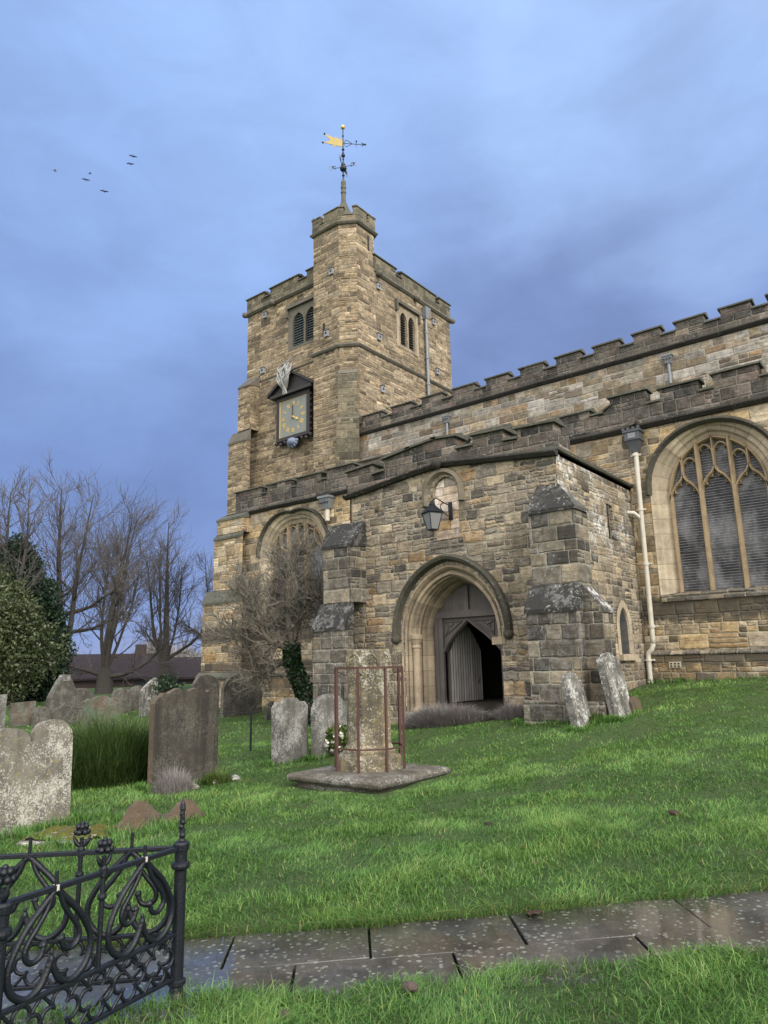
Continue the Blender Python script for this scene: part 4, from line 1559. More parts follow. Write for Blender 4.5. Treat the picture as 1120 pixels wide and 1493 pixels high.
# ---------------------------------------------------------------- things fixed to the church
def build_clock():
    t = thing('clock', 'square grey church clock with gilt numerals in a dark pedimented case', 'clock', (-21.17, YT, 12.2))
    f = S_(-21.17, YT)
    z = 12.27
    mb = MB()
    mb.box(-21.17 - 1.0, -21.17 + 1.0, YT - .26, YT, z - 1.02, z + 1.0, 'clock_wood')
    for a, b, c, d in ((-1.02, 1.02, z - 1.0, z - .84), (-1.02, -.84, z - .84, z + .84), (.84, 1.02, z - .84, z + .84), (-1.02, 1.02, z + .84, z + 1.04)):
        mb.box(-21.17 + a, -21.17 + b, YT - .33, YT - .26, c, d, 'clock_wood')
    # carved side scrolls and apron
    for s in (-1, 1):
        for k in range(7):
            mb.ball(f(s * 1.03, z - .8 + k * .27, -.24), .07, 'clock_wood', n=6, m=4)
    for k in range(9):
        u = -1.05 + k * .2625
        mb.ball(f(u, z - 1.09 - .06 * (k % 2) + .05 * abs(u), -.26), .10, 'clock_wood', n=6, m=4)
    mb.build('frame', t, bevel=.012)
    mb = MB()
    mb.box(-21.17 - .84, -21.17 + .84, YT - .29, YT - .262, z - .84, z + .84, 'dial')
    dial = mb.build('dial', t)
    mb = MB()
    mb.box(-21.17 - .84, -21.17 - .80, YT - .31, YT - .288, z - .84, z + .84, 'gold')
    mb.box(-21.17 - .80, -21.17 + .84, YT - .30, YT - .288, z + .82, z + .84, 'gold')
    mb.build('gilt_edge', dial)
    # numerals
    nums = ['XII', 'I', 'II', 'III', 'IIII', 'V', 'VI', 'VII', 'VIII', 'IX', 'X', 'XI']
    pat = {'I': [((0, 0), (0, 1))], 'V': [((-.24, 1), (0, 0)), ((.24, 1), (0, 0))], 'X': [((-.24, 1), (.24, 0)), ((.24, 1), (-.24, 0))]}
    wid = {'I': .26, 'V': .52, 'X': .54}
    for k, s in enumerate(nums):
        a = math.pi / 2 - 2 * math.pi * k / 12
        tot = sum(wid[ch] for ch in s)
        x = -tot / 2
        mb = MB()
        H, Wd = .20, .175
        for ch in s:
            xc = x + wid[ch] / 2
            x += wid[ch]
            for (xa, ya), (xb, yb) in pat[ch]:
                pts = []
                for xx, yy in ((xc + xa, ya), (xc + xb, yb)):
                    lx, ly = xx * Wd, .515 + yy * H
                    pts.append((lx * math.sin(a) + ly * math.cos(a), -lx * math.cos(a) + ly * math.sin(a)))
                (x0, y0), (x1, y1) = pts
                L = math.hypot(x1 - x0, y1 - y0)
                nx, ny = -(y1 - y0) / L, (x1 - x0) / L
                w = .0125 if (ch == 'I' or xa < 0) else .008
                q = [(x0 + nx * w, y0 + ny * w), (x0 - nx * w, y0 - ny * w), (x1 - nx * w, y1 - ny * w), (x1 + nx * w, y1 + ny * w)]
                mb.prism(q, lambda u, v, d: f(u, z + v, d), -.300, -.287, 'gold')
        mb.build('numeral', dial)
    mb = MB()
    a = R(90 - 4 * 30 + 2)
    ca, sa = math.cos(a), math.sin(a)
    ax = [(.0, .03), (.22, .024), (.24, .055), (.33, .045), (.42, .0)]
    q = [(l * ca - w * sa, l * sa + w * ca) for l, w in ax] + [(l * ca + w * sa, l * sa - w * ca) for l, w in ax[::-1]]
    mb.prism(q[::-1], lambda u, v, d: f(u, z + v, d), -.325, -.31, 'gold')
    mb.ball(f(0, z, -.31), .045, 'gold', n=8, m=4)
    h = mb.build('hour_hand', t)
    mb = MB()
    q = [(-.02, -.12), (.02, -.12), (.012, .60), (-.012, .60)]
    mb.prism(q, lambda u, v, d: f(u, z + v, d), -.345, -.33, 'clock_wood')
    mb.build('minute_hand', t)
    # pediment
    mb = MB()
    mb.box(-21.17 - 1.28, -21.17 + 1.28, YT - .50, YT, z + 1.04, z + 1.17, 'clock_wood')
    tri = [(-1.36, z + 1.17), (1.36, z + 1.17), (.0, z + 1.98)]
    mb.prism(tri, f, -.40, 0, 'clock_wood')
    for s in (-1, 1):
        a, b = Vector((s * 1.42, z + 1.13)), Vector((0, z + 2.02))
        q = [f(a.x, a.y, -.55), f(b.x, b.y, -.55), f(b.x, b.y, 0), f(a.x, a.y, 0)]
        p = [v + Vector((0, 0, .10)) for v in q]
        vs = q + p
        mb.add(vs, [(0, 1, 2, 3), (4, 5, 6, 7), (0, 1, 5, 4), (0, 3, 7, 4)], 'clock_wood')
        mb.add([v + Vector((0, -.012, .012)) for v in p], [(0, 1, 2, 3)], 'lead')
    mb.build('pediment', t)
    # silvered carved crest on the pediment
    mb = MB()
    rr = random.Random(4)
    for k in range(26):
        u0 = rr.uniform(-.34, .34)
        z0 = z + 1.25 + rr.uniform(.0, .5)
        P = [f(u0 * .35 - .3, z0, -.52), f(u0 - .3, z0 + .35, -.62 - rr.uniform(0, .1)), f(u0 * 1.1 + rr.uniform(-.2, .2) - .3, z0 + .65, -.58), f(u0 * .7 + rr.uniform(-.25, .25) - .3, z0 + .8 + rr.uniform(0, .2), -.5)]
        mb.tube(curve(P, 4), [.05] * 4 + [.045] * 5 + [.03] * 4, 'silver', 5)
    for k in range(3):
        mb.tube([f(-.3 + .1 * k - .1, z + 1.05, -.5), f(-.3, z + 1.5, -.6)], .05, 'silver', 6)
    mb.build('crest', t)
    mb = MB()
    mb.ball(f(.0, z - 1.17, -.30), .27, 'shell_blue', (1, 1, .75), n=10, m=6)
    for k in range(7):
        a = math.pi + math.pi * k / 6
        mb.ball(f(.26 * math.cos(a), z - 1.13 + .22 * math.sin(a), -.32), .085, 'shell_blue', n=6, m=4)
    mb.build('shell_ornament', t)


build_clock()


def build_vane():
    c = Vector((-18.85, 21.45, 23.36))
    t = thing('weathervane', 'wrought iron weathervane with gilded banner on the turret cap', 'weathervane', c)
    mb = MB()
    mb.tube([c, c + Vector((0, 0, 2.75))], [.035, .022], 'black_metal', 6)
    for z, r in ((.25, .07), (.62, .17), (.78, .12), (1.1, .05), (1.3, .10), (1.42, .06), (1.62, .07), (2.35, .05)):
        mb.ball(c + Vector((0, 0, z)), r, 'black_metal', n=7, m=4)
    mb.build('pole', t)
    d = Vector((.74, .67, 0))
    nn = Vector((-d.y, d.x, 0))
    f = lambda u, w, dep: c + d * u + nn * dep + Vector((0, 0, w))
    mb = MB()
    q = [(-.03, 1.78), (-.03, 2.16), (-.25, 2.20), (-.34, 2.30), (-.40, 2.22), (-.62, 2.34), (-.84, 2.42), (-.66, 2.18), (-.58, 2.12), (-.70, 2.03), (-.92, 1.98), (-.66, 1.90), (-.46, 1.86), (-.40, 1.72), (-.34, 1.83), (-.2, 1.79)]
    mb.prism(q[::-1], f, -.012, .012, 'gold_dull')
    mb.ball(f(-.86, 2.44, 0), .05, 'black_metal', n=6, m=4)
    mb.ball(f(-.94, 1.97, 0), .05, 'black_metal', n=6, m=4)
    mb.build('banner', t)
    mb = MB()
    mb.tube([f(0, 1.95, 0), f(.55, 1.93, 0), f(1.0, 1.92, 0)], .016, 'black_metal', 5)
    for s in (-1, 1):
        mb.tube(curve([f(.05, 1.95, 0), f(.12, 1.95 + s * .17, 0), f(.26, 1.95 + s * .12, 0), f(.42, 1.94, 0)], 4), .014, 'black_metal', 4)
        mb.tube([f(.6, 1.93, 0), f(.62, 1.93 + s * .15, 0)], .016, 'black_metal', 4)
        mb.tube([f(1.0, 1.92, 0), f(.86, 1.92 + s * .09, 0)], .018, 'black_metal', 4)
    mb.ball(f(.62, 2.08, 0), .045, 'black_metal', n=6, m=4)
    mb.ball(f(1.03, 1.92, 0), .05, 'black_metal', n=6, m=4)
    mb.build('pointer', t)
    mb = MB()
    mb.ball(c + Vector((0, 0, 2.82)), .105, 'gold', n=12, m=8)
    mb.build('finial_ball', t)
    for k in range(4):
        a = R(25) + k * math.pi / 2
        e = Vector((math.cos(a), math.sin(a), 0))
        mb = MB()
        mb.tube([c + Vector((0, 0, .70)), c + e * .55 + Vector((0, 0, .70))], .014, 'black_metal', 4)
        for s, r in ((.42, .10), (.62, .12)):
            P = [c + e * (s + r * .6 * math.cos(b)) + Vector((0, 0, .74 + r * math.sin(b))) for b in [2 * math.pi * i / 8 for i in range(7)]]
            mb.tube(P, .013, 'gold_dull' if s > .5 else 'black_metal', 4)
        mb.ball(c + e * .5 + Vector((0, 0, .80)), .045, 'black_metal', n=6, m=4)
        mb.build('compass_arm', t)


build_vane()


def small_box(p, face, label):
    o = thing('wall_box', label, 'box', p, 'small pale boxes on the tower')
    T = Matrix.Translation(p) @ (Matrix.Identity(4) if face == 'S' else Matrix.Rotation(R(90), 4, 'Z'))
    mb = MB()
    mb.box(-.12, .12, -.09, 0, -.14, .13, 'box_grey', T)
    mb.box(-.14, .14, -.11, 0, .13, .16, 'lead', T)
    b = mb.build('case', o)
    mb = MB()
    mb.box(-.05, .05, -.10, -.09, -.04, .06, 'box_dark', T)
    mb.build('opening', o)


for p, fc, lb in (((-23.36, YT, 17.93), 'S', 'pale box high beside the far corner, left of the louvred opening'),
                  ((-23.47, YT, 15.15), 'S', 'pale box above the stepped buttress, left of the clock crest'),
                  ((-18.68, 20.45, 18.2), 'S', 'pale box on the turret, under its battlements'),
                  ((-18.98, 20.45, 15.4), 'S', 'pale box on the turret just above its string course'),
                  ((XT, 22.25, 17.87), 'E', 'pale box under the parapet string beside the turret'),
                  ((XT, 22.22, 15.45), 'E', 'pale box between the turret and the black louvred opening'),
                  ((XT, 22.38, 13.1), 'E', 'pale box on the tower just above the nave battlements'),
                  ((XT, 26.5, 17.82), 'E', 'pale box right of the tower drainpipe head'),
                  ((XT, 26.68, 15.31), 'E', 'pale box right of the tower drainpipe, lower than its head')):
    small_box(p, fc, lb)


def pipe_tower():
    x, y = XT + .13, 25.72
    t = thing('drainpipe', 'grey lead drainpipe down the upper wall of the tower', 'drainpipe', (x, y, 11.5))
    mb = MB()
    mb.tube([(x, y, 11.5), (x, y, 17.7)], .075, 'grey_metal', 8)
    for z in (12.6, 14.3, 15.6, 16.9):
        mb.lathe([(.10, z), (.10, z + .1)], (x, y, 0), 'grey_metal', 8)
    mb.build('pipe', t)
    mb = MB()
    mb.hexa([(x - .12, y - .10, 17.65), (x + .09, y - .10, 17.65), (x + .09, y + .10, 17.65), (x - .12, y + .10, 17.65)],
            [(x - .13, y - .21, 18.2), (x + .16, y - .21, 18.2), (x + .16, y + .21, 18.2), (x - .13, y + .21, 18.2)], 'grey_metal')
    mb.build('hopper', t)


pipe_tower()


def rainhead(x, y, z, label, k=1.0, pale=False, tail=.85):
    t = thing('rainwater_head', label, 'drainpipe', (x, y, z), None)
    mb = MB()
    mb.hexa([(x - .10 * k, y - .19 * k, z - .30 * k), (x + .10 * k, y - .19 * k, z - .30 * k), (x + .10 * k, y, z - .30 * k), (x - .10 * k, y, z - .30 * k)],
            [(x - .19 * k, y - .27 * k, z), (x + .19 * k, y - .27 * k, z), (x + .19 * k, y, z), (x - .19 * k, y, z)], 'grey_metal')
    mb.box(x - .22 * k, x + .22 * k, y - .30 * k, y, z, z + .06 * k, 'grey_metal')
    for u in (-.12, 0, .12):
        mb.ball((x + u * k, y - .26 * k, z - .12 * k), .04 * k, 'lead', n=6, m=4)
    mb.build('hopper', t)
    mb = MB()
    mb.tube([(x, y - .10 * k, z - .28 * k), (x, y - .10 * k, z - tail)], .07 * k, 'white_paint' if pale else 'grey_metal', 8)
    mb.build('pipe', t)


rainhead(-5.48, YN, 10.42, 'grey lead rainwater head on the nave wall above the large window', .72)
rainhead(-13.39, YN, 10.42, 'grey lead rainwater head on the nave wall above the porch battlements', .72)
rainhead(-15.6, YA, 7.02, 'weathered lead rainwater head between the aisle window and the porch', 1.15, True, .75)


def white_downpipe():
    x, y = -5.40, YA - .17
    t = thing('downpipe', 'tall cream painted downpipe with a square lead hopper beside the large window', 'drainpipe', (x, y, 1.0))
    mb = MB()
    P = curve([(x + .02, y, 6.5), (x, y, 5), (x - .01, y, 3.2), (x - .02, y, 2.05), (x - .025, y, 1.95)], 3) + \
        curve([(x - .03, y, 1.9), (x - .07, y - .02, 1.80), (x - .13, y - .02, 1.74), (x - .155, y - .02, 1.62), (x - .155, y - .02, 1.06)], 4)
    mb.tube(P, .057, 'white_paint', 10)
    for z in (6.40, 5.05, 3.75, 2.30):
        mb.lathe([(.075, z), (.075, z + .07)], (x - .004 * (6.4 - z), y, 0), 'white_paint', 10)
        mb.box(x - .12, x + .12, y + .02, y + .06, z + .015, z + .055, 'white_paint')
    for z in (1.55, 1.06):
        mb.lathe([(.078, z), (.078, z + .05)], (x - .155, y - .02, 0), 'white_paint', 10)
    mb.box(x - .30, x - .03, y - .03, y + .10, 1.56, 1.60, 'white_paint')
    mb.build('pipe', t)
    mb = MB()
    mb.box(x - .17, x + .19, y - .17, y + .16, 6.78, 7.0, 'lead')
    mb.box(x - .20, x + .22, y - .20, y + .16, 6.98, 7.04, 'lead')
    mb.hexa([(x - .07, y - .07, 6.5), (x + .09, y - .07, 6.5), (x + .09, y + .08, 6.5), (x - .07, y + .08, 6.5)],
            [(x - .15, y - .14, 6.78), (x + .17, y - .14, 6.78), (x + .17, y + .14, 6.78), (x - .15, y + .14, 6.78)], 'lead')
    for k in range(4):
        mb.box(x - .20 + k * .12, x - .14 + k * .12, y - .21, y - .17, 7.03, 7.09, 'lead')
    mb.box(x - .08, x + .10, y - .185, y - .165, 6.82, 6.95, 'grey_metal')
    mb.tube([(x + .02, YA - .05, 7.3), (x + .02, YA - .30, 7.26)], .10, 'parapet', 8)
    mb.build('hopper', t)
    mb = MB()
    mb.tube([(PE - .05, YA - .35, 5.02), (PE + .12, YA - .3, 5.0), (x - .02, y + .02, 4.86)], .05, 'white_paint', 8)
    mb.build('branch_pipe', t)


white_downpipe()
mb = MB()
mb.box(-5.13, -4.87, YA - .125, YA - .095, 1.40, 1.53, 'terracotta')
for a in range(3):
    for b in range(2):
        mb.box(-5.10 + a * .08, -5.06 + a * .08, YA - .130, YA - .120, 1.415 + b * .055, 1.45 + b * .055, 'box_dark')
tag(mb.build('air_brick', origin=(-5, YA - .11, 1.4)), 'cream perforated air brick low in the aisle wall by the downpipe', 'air brick')


def lantern():
    c = Vector((-8.36, YP - .42, 4.56))
    t = thing('wall_lantern', 'black four-sided lantern on a scrolled wall bracket above the doorway', 'lantern', (-8.15, YP, 4.8))
    mb = MB()
    mb.box(-8.19, -8.11, YP - .05, YP - .002, 4.62, 5.02, 'black_metal')
    a = Vector((-8.15, YP - .04, 4.95))
    top = c + Vector((0, 0, .42))
    mb.tube(curve([a, a + Vector((-.08, -.12, .05)), top + Vector((.06, .06, .10)), top + Vector((0, 0, .02))], 5), .014, 'black_metal', 5)
    mb.tube(curve([a + Vector((0, 0, -.25)), a + Vector((-.06, -.10, -.20)), a + Vector((-.12, -.2, -.05)), a + Vector((-.08, -.16, .05))], 5), .011, 'black_metal', 5)
    mb.build('bracket', t)
    mb = MB()

    def sq(r, z):
        return [c + Vector((r * math.cos(R(20) + k * math.pi / 2), r * math.sin(R(20) + k * math.pi / 2), z)) for k in range(4)]
    mb.rings([sq(.235, .18), sq(.25, .20), sq(.07, .36), sq(.075, .38), sq(.03, .44)], 'black_metal')
    for k in range(4):
        mb.tube([sq(.22, .18)[k], sq(.125, -.16)[k]], .012, 'black_metal', 4)
    mb.rings([sq(.135, -.16), sq(.135, -.18), sq(.06, -.20)], 'black_metal')
    mb.build('lamp_frame', t)
    mb = MB()
    mb.rings([sq(.115, -.16), sq(.205, .18)], 'lamp_glass', True, False)
    mb.build('glass', t)


lantern()


# ---------------------------------------------------------------- churchyard
def rounded(w, h, kind, n=7):
    """headstone outlines (u, z), counter-clockwise, foot at z = -.25"""
    a = w / 2
    b = -.3
    if kind == 'round':
        r = w * .36
        top = [(a * math.cos(t), h - r + r * math.sin(t)) for t in [math.pi * i / (2 * n) for i in range(2 * n + 1)]]
    elif kind == 'double':
        top = []
        for c0, hh in ((w * .25, h), (-w * .25, h - .05)):
            r = w * .23
            for i in range(n * 2 + 1):
                t = math.pi * (.02 + .96 * i / (n * 2))
                top.append((c0 + r * math.cos(t), hh - r * .75 + r * .75 * math.sin(t)))
            top.append((c0 - r * 1.04, hh - r * .95))
        top = [(a, h - w * .23)] + top[:-1] + [(-a, h - w * .26)]
    elif kind == 'scroll':
        top = [(a, h - .17), (a * .93, h - .10), (a * .80, h - .09), (a * .74, h - .045), (a * .60, h - .075), (a * .5, h - .02), (a * .28, h), (a * .05, h - .03), (0, h - .045),
               (-a * .05, h - .03), (-a * .28, h - .0), (-a * .5, h - .03), (-a * .60, h - .08), (-a * .74, h - .05), (-a * .82, h - .10), (-a * .93, h - .11), (-a, h - .19)]
    elif kind == 'low_scroll':
        top = [(a, h * .25), (a * .85, h * .42), (a * .72, h * .72), (a * .55, h * .82), (a * .38, h * .70), (a * .2, h * .45), (0, h * .42), (-a * .2, h * .62), (-a * .38, h * .95), (-a * .55, h), (-a * .7, h * .85), (-a * .85, h * .5), (-a, h * .3)]
    elif kind == 'shoulder':
        top = [(a, h * .84), (a * .80, h * .86), (a * .70, h * .90)] + [(a * .62 * math.cos(t), h * .90 + h * .10 * math.sin(t)) for t in [math.pi * i / 10 for i in range(1, 10)]] + \
              [(-a * .70, h * .90), (-a * .80, h * .86), (-a, h * .84)]
    elif kind == 'wavy':
        top = [(a, h - .14), (a * .8, h - .07), (a * .55, h - .09), (a * .3, h - .01), (0, h), (-a * .3, h - .02), (-a * .55, h - .09), (-a * .8, h - .06), (-a, h - .15)]
    elif kind == 'point':
        top = [(a, h * .68), (a * .55, h * .84), (a * .12, h * .97), (0, h), (-a * .12, h * .97), (-a * .55, h * .84), (-a, h * .68)]
    else:
        top = [(a, h), (-a, h - .02)]
    return [(-a, b), (a, b)] + top


def headstone(label, x, y, w, h, kind, mat, t=.10, face=0.0, lean=0.0, side=0.0, group='headstones', name='headstone', mat_side=None, dz=0.0):
    """face: degrees turned from facing east; lean: backwards; side: sideways"""
    z = gz(x, y) + dz
    T = Matrix.Translation((x, y, z)) @ Matrix.Rotation(R(face), 4, 'Z') @ Matrix.Rotation(R(-lean), 4, 'Y') @ Matrix.Rotation(R(side), 4, 'X')
    mb = MB()
    pl = rounded(w, h, kind)
    rr = random.Random(int(abs(x * 91 + y * 37)))
    pl = [(u + rr.uniform(-.007, .007), v + rr.uniform(-.008, .008)) for u, v in pl]
    mb.prism(pl, lambda u, v, d: T @ Vector((t / 2 - d, u, v)), 0, t, mat, mat_side)
    o = mb.build(name, origin=(x, y, z), bevel=min(.012, t * .12))
    tag(o, label, 'headstone' if name == 'headstone' else name.replace('_', ' '), group)
    return o


headstone('big lichen-spotted double-headed headstone nearest the iron gate', -7.92, 3.86, .90, 1.13, 'double', 'gr_lichen', .12, -2, 3)
headstone('broad dark headstone with a scrolled top and rain streaks', -8.56, 6.30, 1.06, 1.34, 'scroll', 'gr_dark', .11, 0, 1, 0, mat_side='gr_brown')
headstone('pale lichened headstone with a flat shouldered top, left of the caged shaft', -8.85, 8.60, .74, 1.07, 'wavy', 'gr_grey', .10, 0, 1)
headstone('pale lichened headstone half hidden by the caged shaft', -8.62, 9.32, .80, 1.06, 'round', 'gr_grey', .10, 0, 2)
headstone('small grey round-topped headstone behind the pale lichened one', -15.2, 14.05, .44, .50, 'round', 'gr_mid', .10, 0)
headstone('very broad grey headstone with a rounded shouldered top near the aisle buttress', -17.0, 14.5, 1.5, 1.27, 'round', 'gr_mid', .12, 0)
headstone('grey round-topped headstone rising behind the dark scrolled one', -19.0, 14.7, 1.0, 1.2, 'round', 'gr_mid', .12, 0)
headstone('white-edged pointed headstone with ivy on its shoulder', -19.85, 13.4, .95, 1.2, 'point', 'gr_pale', .14, 0)
headstone('green and rust stained headstone standing in the dark bush', -18.4, 10.75, .95, .86, 'wavy', 'gr_green', .12, 0)
headstone('low pale headstone with a flat top beneath the holly tree', -21.0, 9.9, .66, .70, 'flat', 'gr_green', .12, 0)
headstone('grey round-topped headstone in front of the old wall below the lime tree', -21.7, 13.4, .68, .84, 'round', 'gr_mid', .12, 0)
headstone('grey headstone with a shouldered top below the lime tree', -22.1, 14.25, .62, .86, 'shoulder', 'gr_mid', .12, 0)
headstone('tall grey headstone next to the gabled monument', -21.4, 11.85, .7, .95, 'round', 'gr_mid', .12, 0)
headstone('small dark headstone between the gabled monument and the flat-topped stone', -20.6, 10.25, .5, .55, 'round', 'gr_mid', .12, 0)
headstone('low dark headstone at the foot of the gabled monument', -19.9, 10.6, .66, .58, 'shoulder', 'gr_mid', .12, 0)
headstone('thin pale headstone at the edge of the holly tree', -20.7, 9.1, .35, .95, 'flat', 'gr_grey', .12, 0)
headstone('small grey headstone hidden in the dark bush', -12.9, 7.75, .35, .62, 'round', 'gr_mid', .10, 0)
headstone('brown sandstone headstone sunk deep, only its two scrolled heads showing', -6.75, 4.72, .98, .31, 'low_scroll', 'gr_brown', .09, -8, 4)
headstone('nearer of two headstones leaning back by the porch buttress', -4.96, 11.45, .48, .92, 'shoulder', 'gr_pale', .13, -6, 13, 0)
headstone('farther of two headstones leaning back by the porch buttress', -4.52, 12.05, .56, 1.12, 'wavy', 'gr_pale', .13, -8, 11, 0)
headstone('short stump of stone between the two leaning headstones', -4.78, 11.85, .42, .20, 'round', 'gr_brown', .12, -6, 10, name='footstone', group='broken stones by the porch')
headstone('brown broken stone behind the farther leaning headstone', -4.45, 12.42, .34, .30, 'round', 'gr_brown', .14, -6, 10, name='footstone', group='broken stones by the porch')


def monument():
    x, y = -20.9, 11.0
    z = gz(x, y)
    t = thing('monument', 'tall gabled monument with a whitened peak among small headstones', 'monument', (x, y, z))
    mb = MB()
    mb.box(x - .45, x + .45, y - .65, y + .65, z - .2, z + .18, 'gr_mid')
    mb.box(x - .35, x + .35, y - .52, y + .52, z + .18, z + .36, 'gr_mid')
    mb.build('base', t, bevel=.02)
    mb = MB()
    mb.prism([(-.44, .36), (.44, .36), (.42, .75), (.16, 1.25), (.06, 1.36), (-.06, 1.36), (-.16, 1.25), (-.42, .75)], lambda u, w, d: Vector((x + .16 - d, y + u, z + w)), 0, .32, 'gr_mid')
    mb.build('gable', t, bevel=.015)
    mb = MB()
    mb.prism([(-.13, 1.22), (.13, 1.22), (.07, 1.40), (-.07, 1.40)], lambda u, w, d: Vector((x + .18 - d, y + u, z + w)), 0, .36, 'gr_pale')
    mb.build('peak', t, bevel=.01)


monument()


def ledger():
    x, y = -7.05, 4.15
    z = gz(x, y)
    t = thing('ledger_stone', 'flat pale grave slab covered in yellow moss beside the double-headed headstone', 'grave slab', (x, y, z))
    a = R(38)
    T = Matrix.Translation((x, y, z)) @ Matrix.Rotation(a, 4, 'Z')
    mb = MB()
    rr = random.Random(5)
    pl = [(-.62, -.36), (.60, -.38), (.66, .0), (.60, .34), (-.60, .36), (-.68, .02)]
    mb.hexa([T @ Vector((u, v, -.1)) for u, v in pl], [T @ Vector((u + rr.uniform(-.01, .01), v, .045)) for u, v in pl], 'gr_pale')
    mb.build('slab', t, bevel=.012)
    mb = MB()
    n = 26
    grid = [[T @ Vector((-.60 + 1.2 * i / n, -.30 + .64 * j / 14, .035 + max(0, .028 * math.sin(i * .9 + j) * math.cos(j * 1.1 - i * .4) + .018 + rr.uniform(-.012, .012)))) for i in range(n + 1)] for j in range(15)]
    vs = [p for r in grid for p in r]
    fs = [(j * (n + 1) + i, j * (n + 1) + i + 1, (j + 1) * (n + 1) + i + 1, (j + 1) * (n + 1) + i) for j in range(14) for i in range(n)]
    mb.add(vs, fs, 'moss', None, True)
    mb.build('moss', t)


ledger()


def rock(label, x, y, r, mat, group=None, sq=.6, cat='stone', name='stone', dz=0.0, seed=0):
    z = gz(x, y) + dz
    rr = random.Random(seed + int(x * 100))
    bm = bmesh.new()
    bmesh.ops.create_icosphere(bm, subdivisions=2, radius=r)
    for v in bm.verts:
        k = 1 + rr.uniform(-.16, .16)
        v.co = Vector((v.co.x * k, v.co.y * k * .8, v.co.z * k * sq))
    vs = [v.co + Vector((x, y, z + r * .15)) for v in bm.verts]
    fs = [[v.index for v in f.verts] for f in bm.faces]
    bm.free()
    mb = MB()
    mb.add(vs, fs, mat, None, False)
    o = mb.build(name, origin=(x, y, z))
    tag(o, label, cat, group)
    return o


rock('left of three pale rocks at the foot of the dark headstone', -8.28, 6.22, .14, 'gr_lichen', 'rocks at the foot of the dark headstone', .7)
rock('middle and smallest rock at the foot of the dark headstone', -8.28, 6.62, .09, 'gr_lichen', 'rocks at the foot of the dark headstone', .9)
rock('right of three pale rocks at the foot of the dark headstone', -8.32, 7.0, .13, 'gr_pale', 'rocks at the foot of the dark headstone', .7)
rock('brown pebble in the grass below the path edge', -2.29, 3.03, .040, 'pebble', None, .6, name='pebble', dz=.05)
rock('dark pebble in the near grass left of the brown one', -2.62, 2.52, .030, 'pebble', None, .6, name='pebble', dz=.05)
rock('worm cast of dark earth on the far grass bank', -3.62, 6.05, .05, 'earth', None, .5, name='earth_clod', cat='earth clod', dz=.04)
rock('clod of brown earth in the grass at the right', -2.2, 6.9, .06, 'leaf_brown', None, .45, name='earth_clod', cat='earth clod', dz=.05)


def dead_leaves():
    q = PATH_A + PATH_E * 2.10 + PATH_N * .07
    x, y = q
    z = gz(x, y) + .012
    mb = MB()
    rr = random.Random(3)
    for k in range(4):
        a = rr.uniform(0, 6)
        cx, cy = x + rr.uniform(-.05, .05), y + rr.uniform(-.03, .03)
        P = [Vector((cx + .035 * math.cos(a + t) * (1 if i % 2 else .6), cy + .035 * math.sin(a + t), z + .006 + .012 * (i % 2) + .004 * k)) for i, t in enumerate([j * 1.05 for j in range(6)])]
        mb.add(P, [tuple(range(6))], 'leaf_brown')
        mb.add([p - Vector((0, 0, .004)) for p in P], [tuple(range(6))[::-1]], 'leaf_brown')
    tag(mb.build('dead_leaf', origin=(x, y, z)), 'black wet dead leaves lying on the flagstone path', 'dead leaf')


dead_leaves()


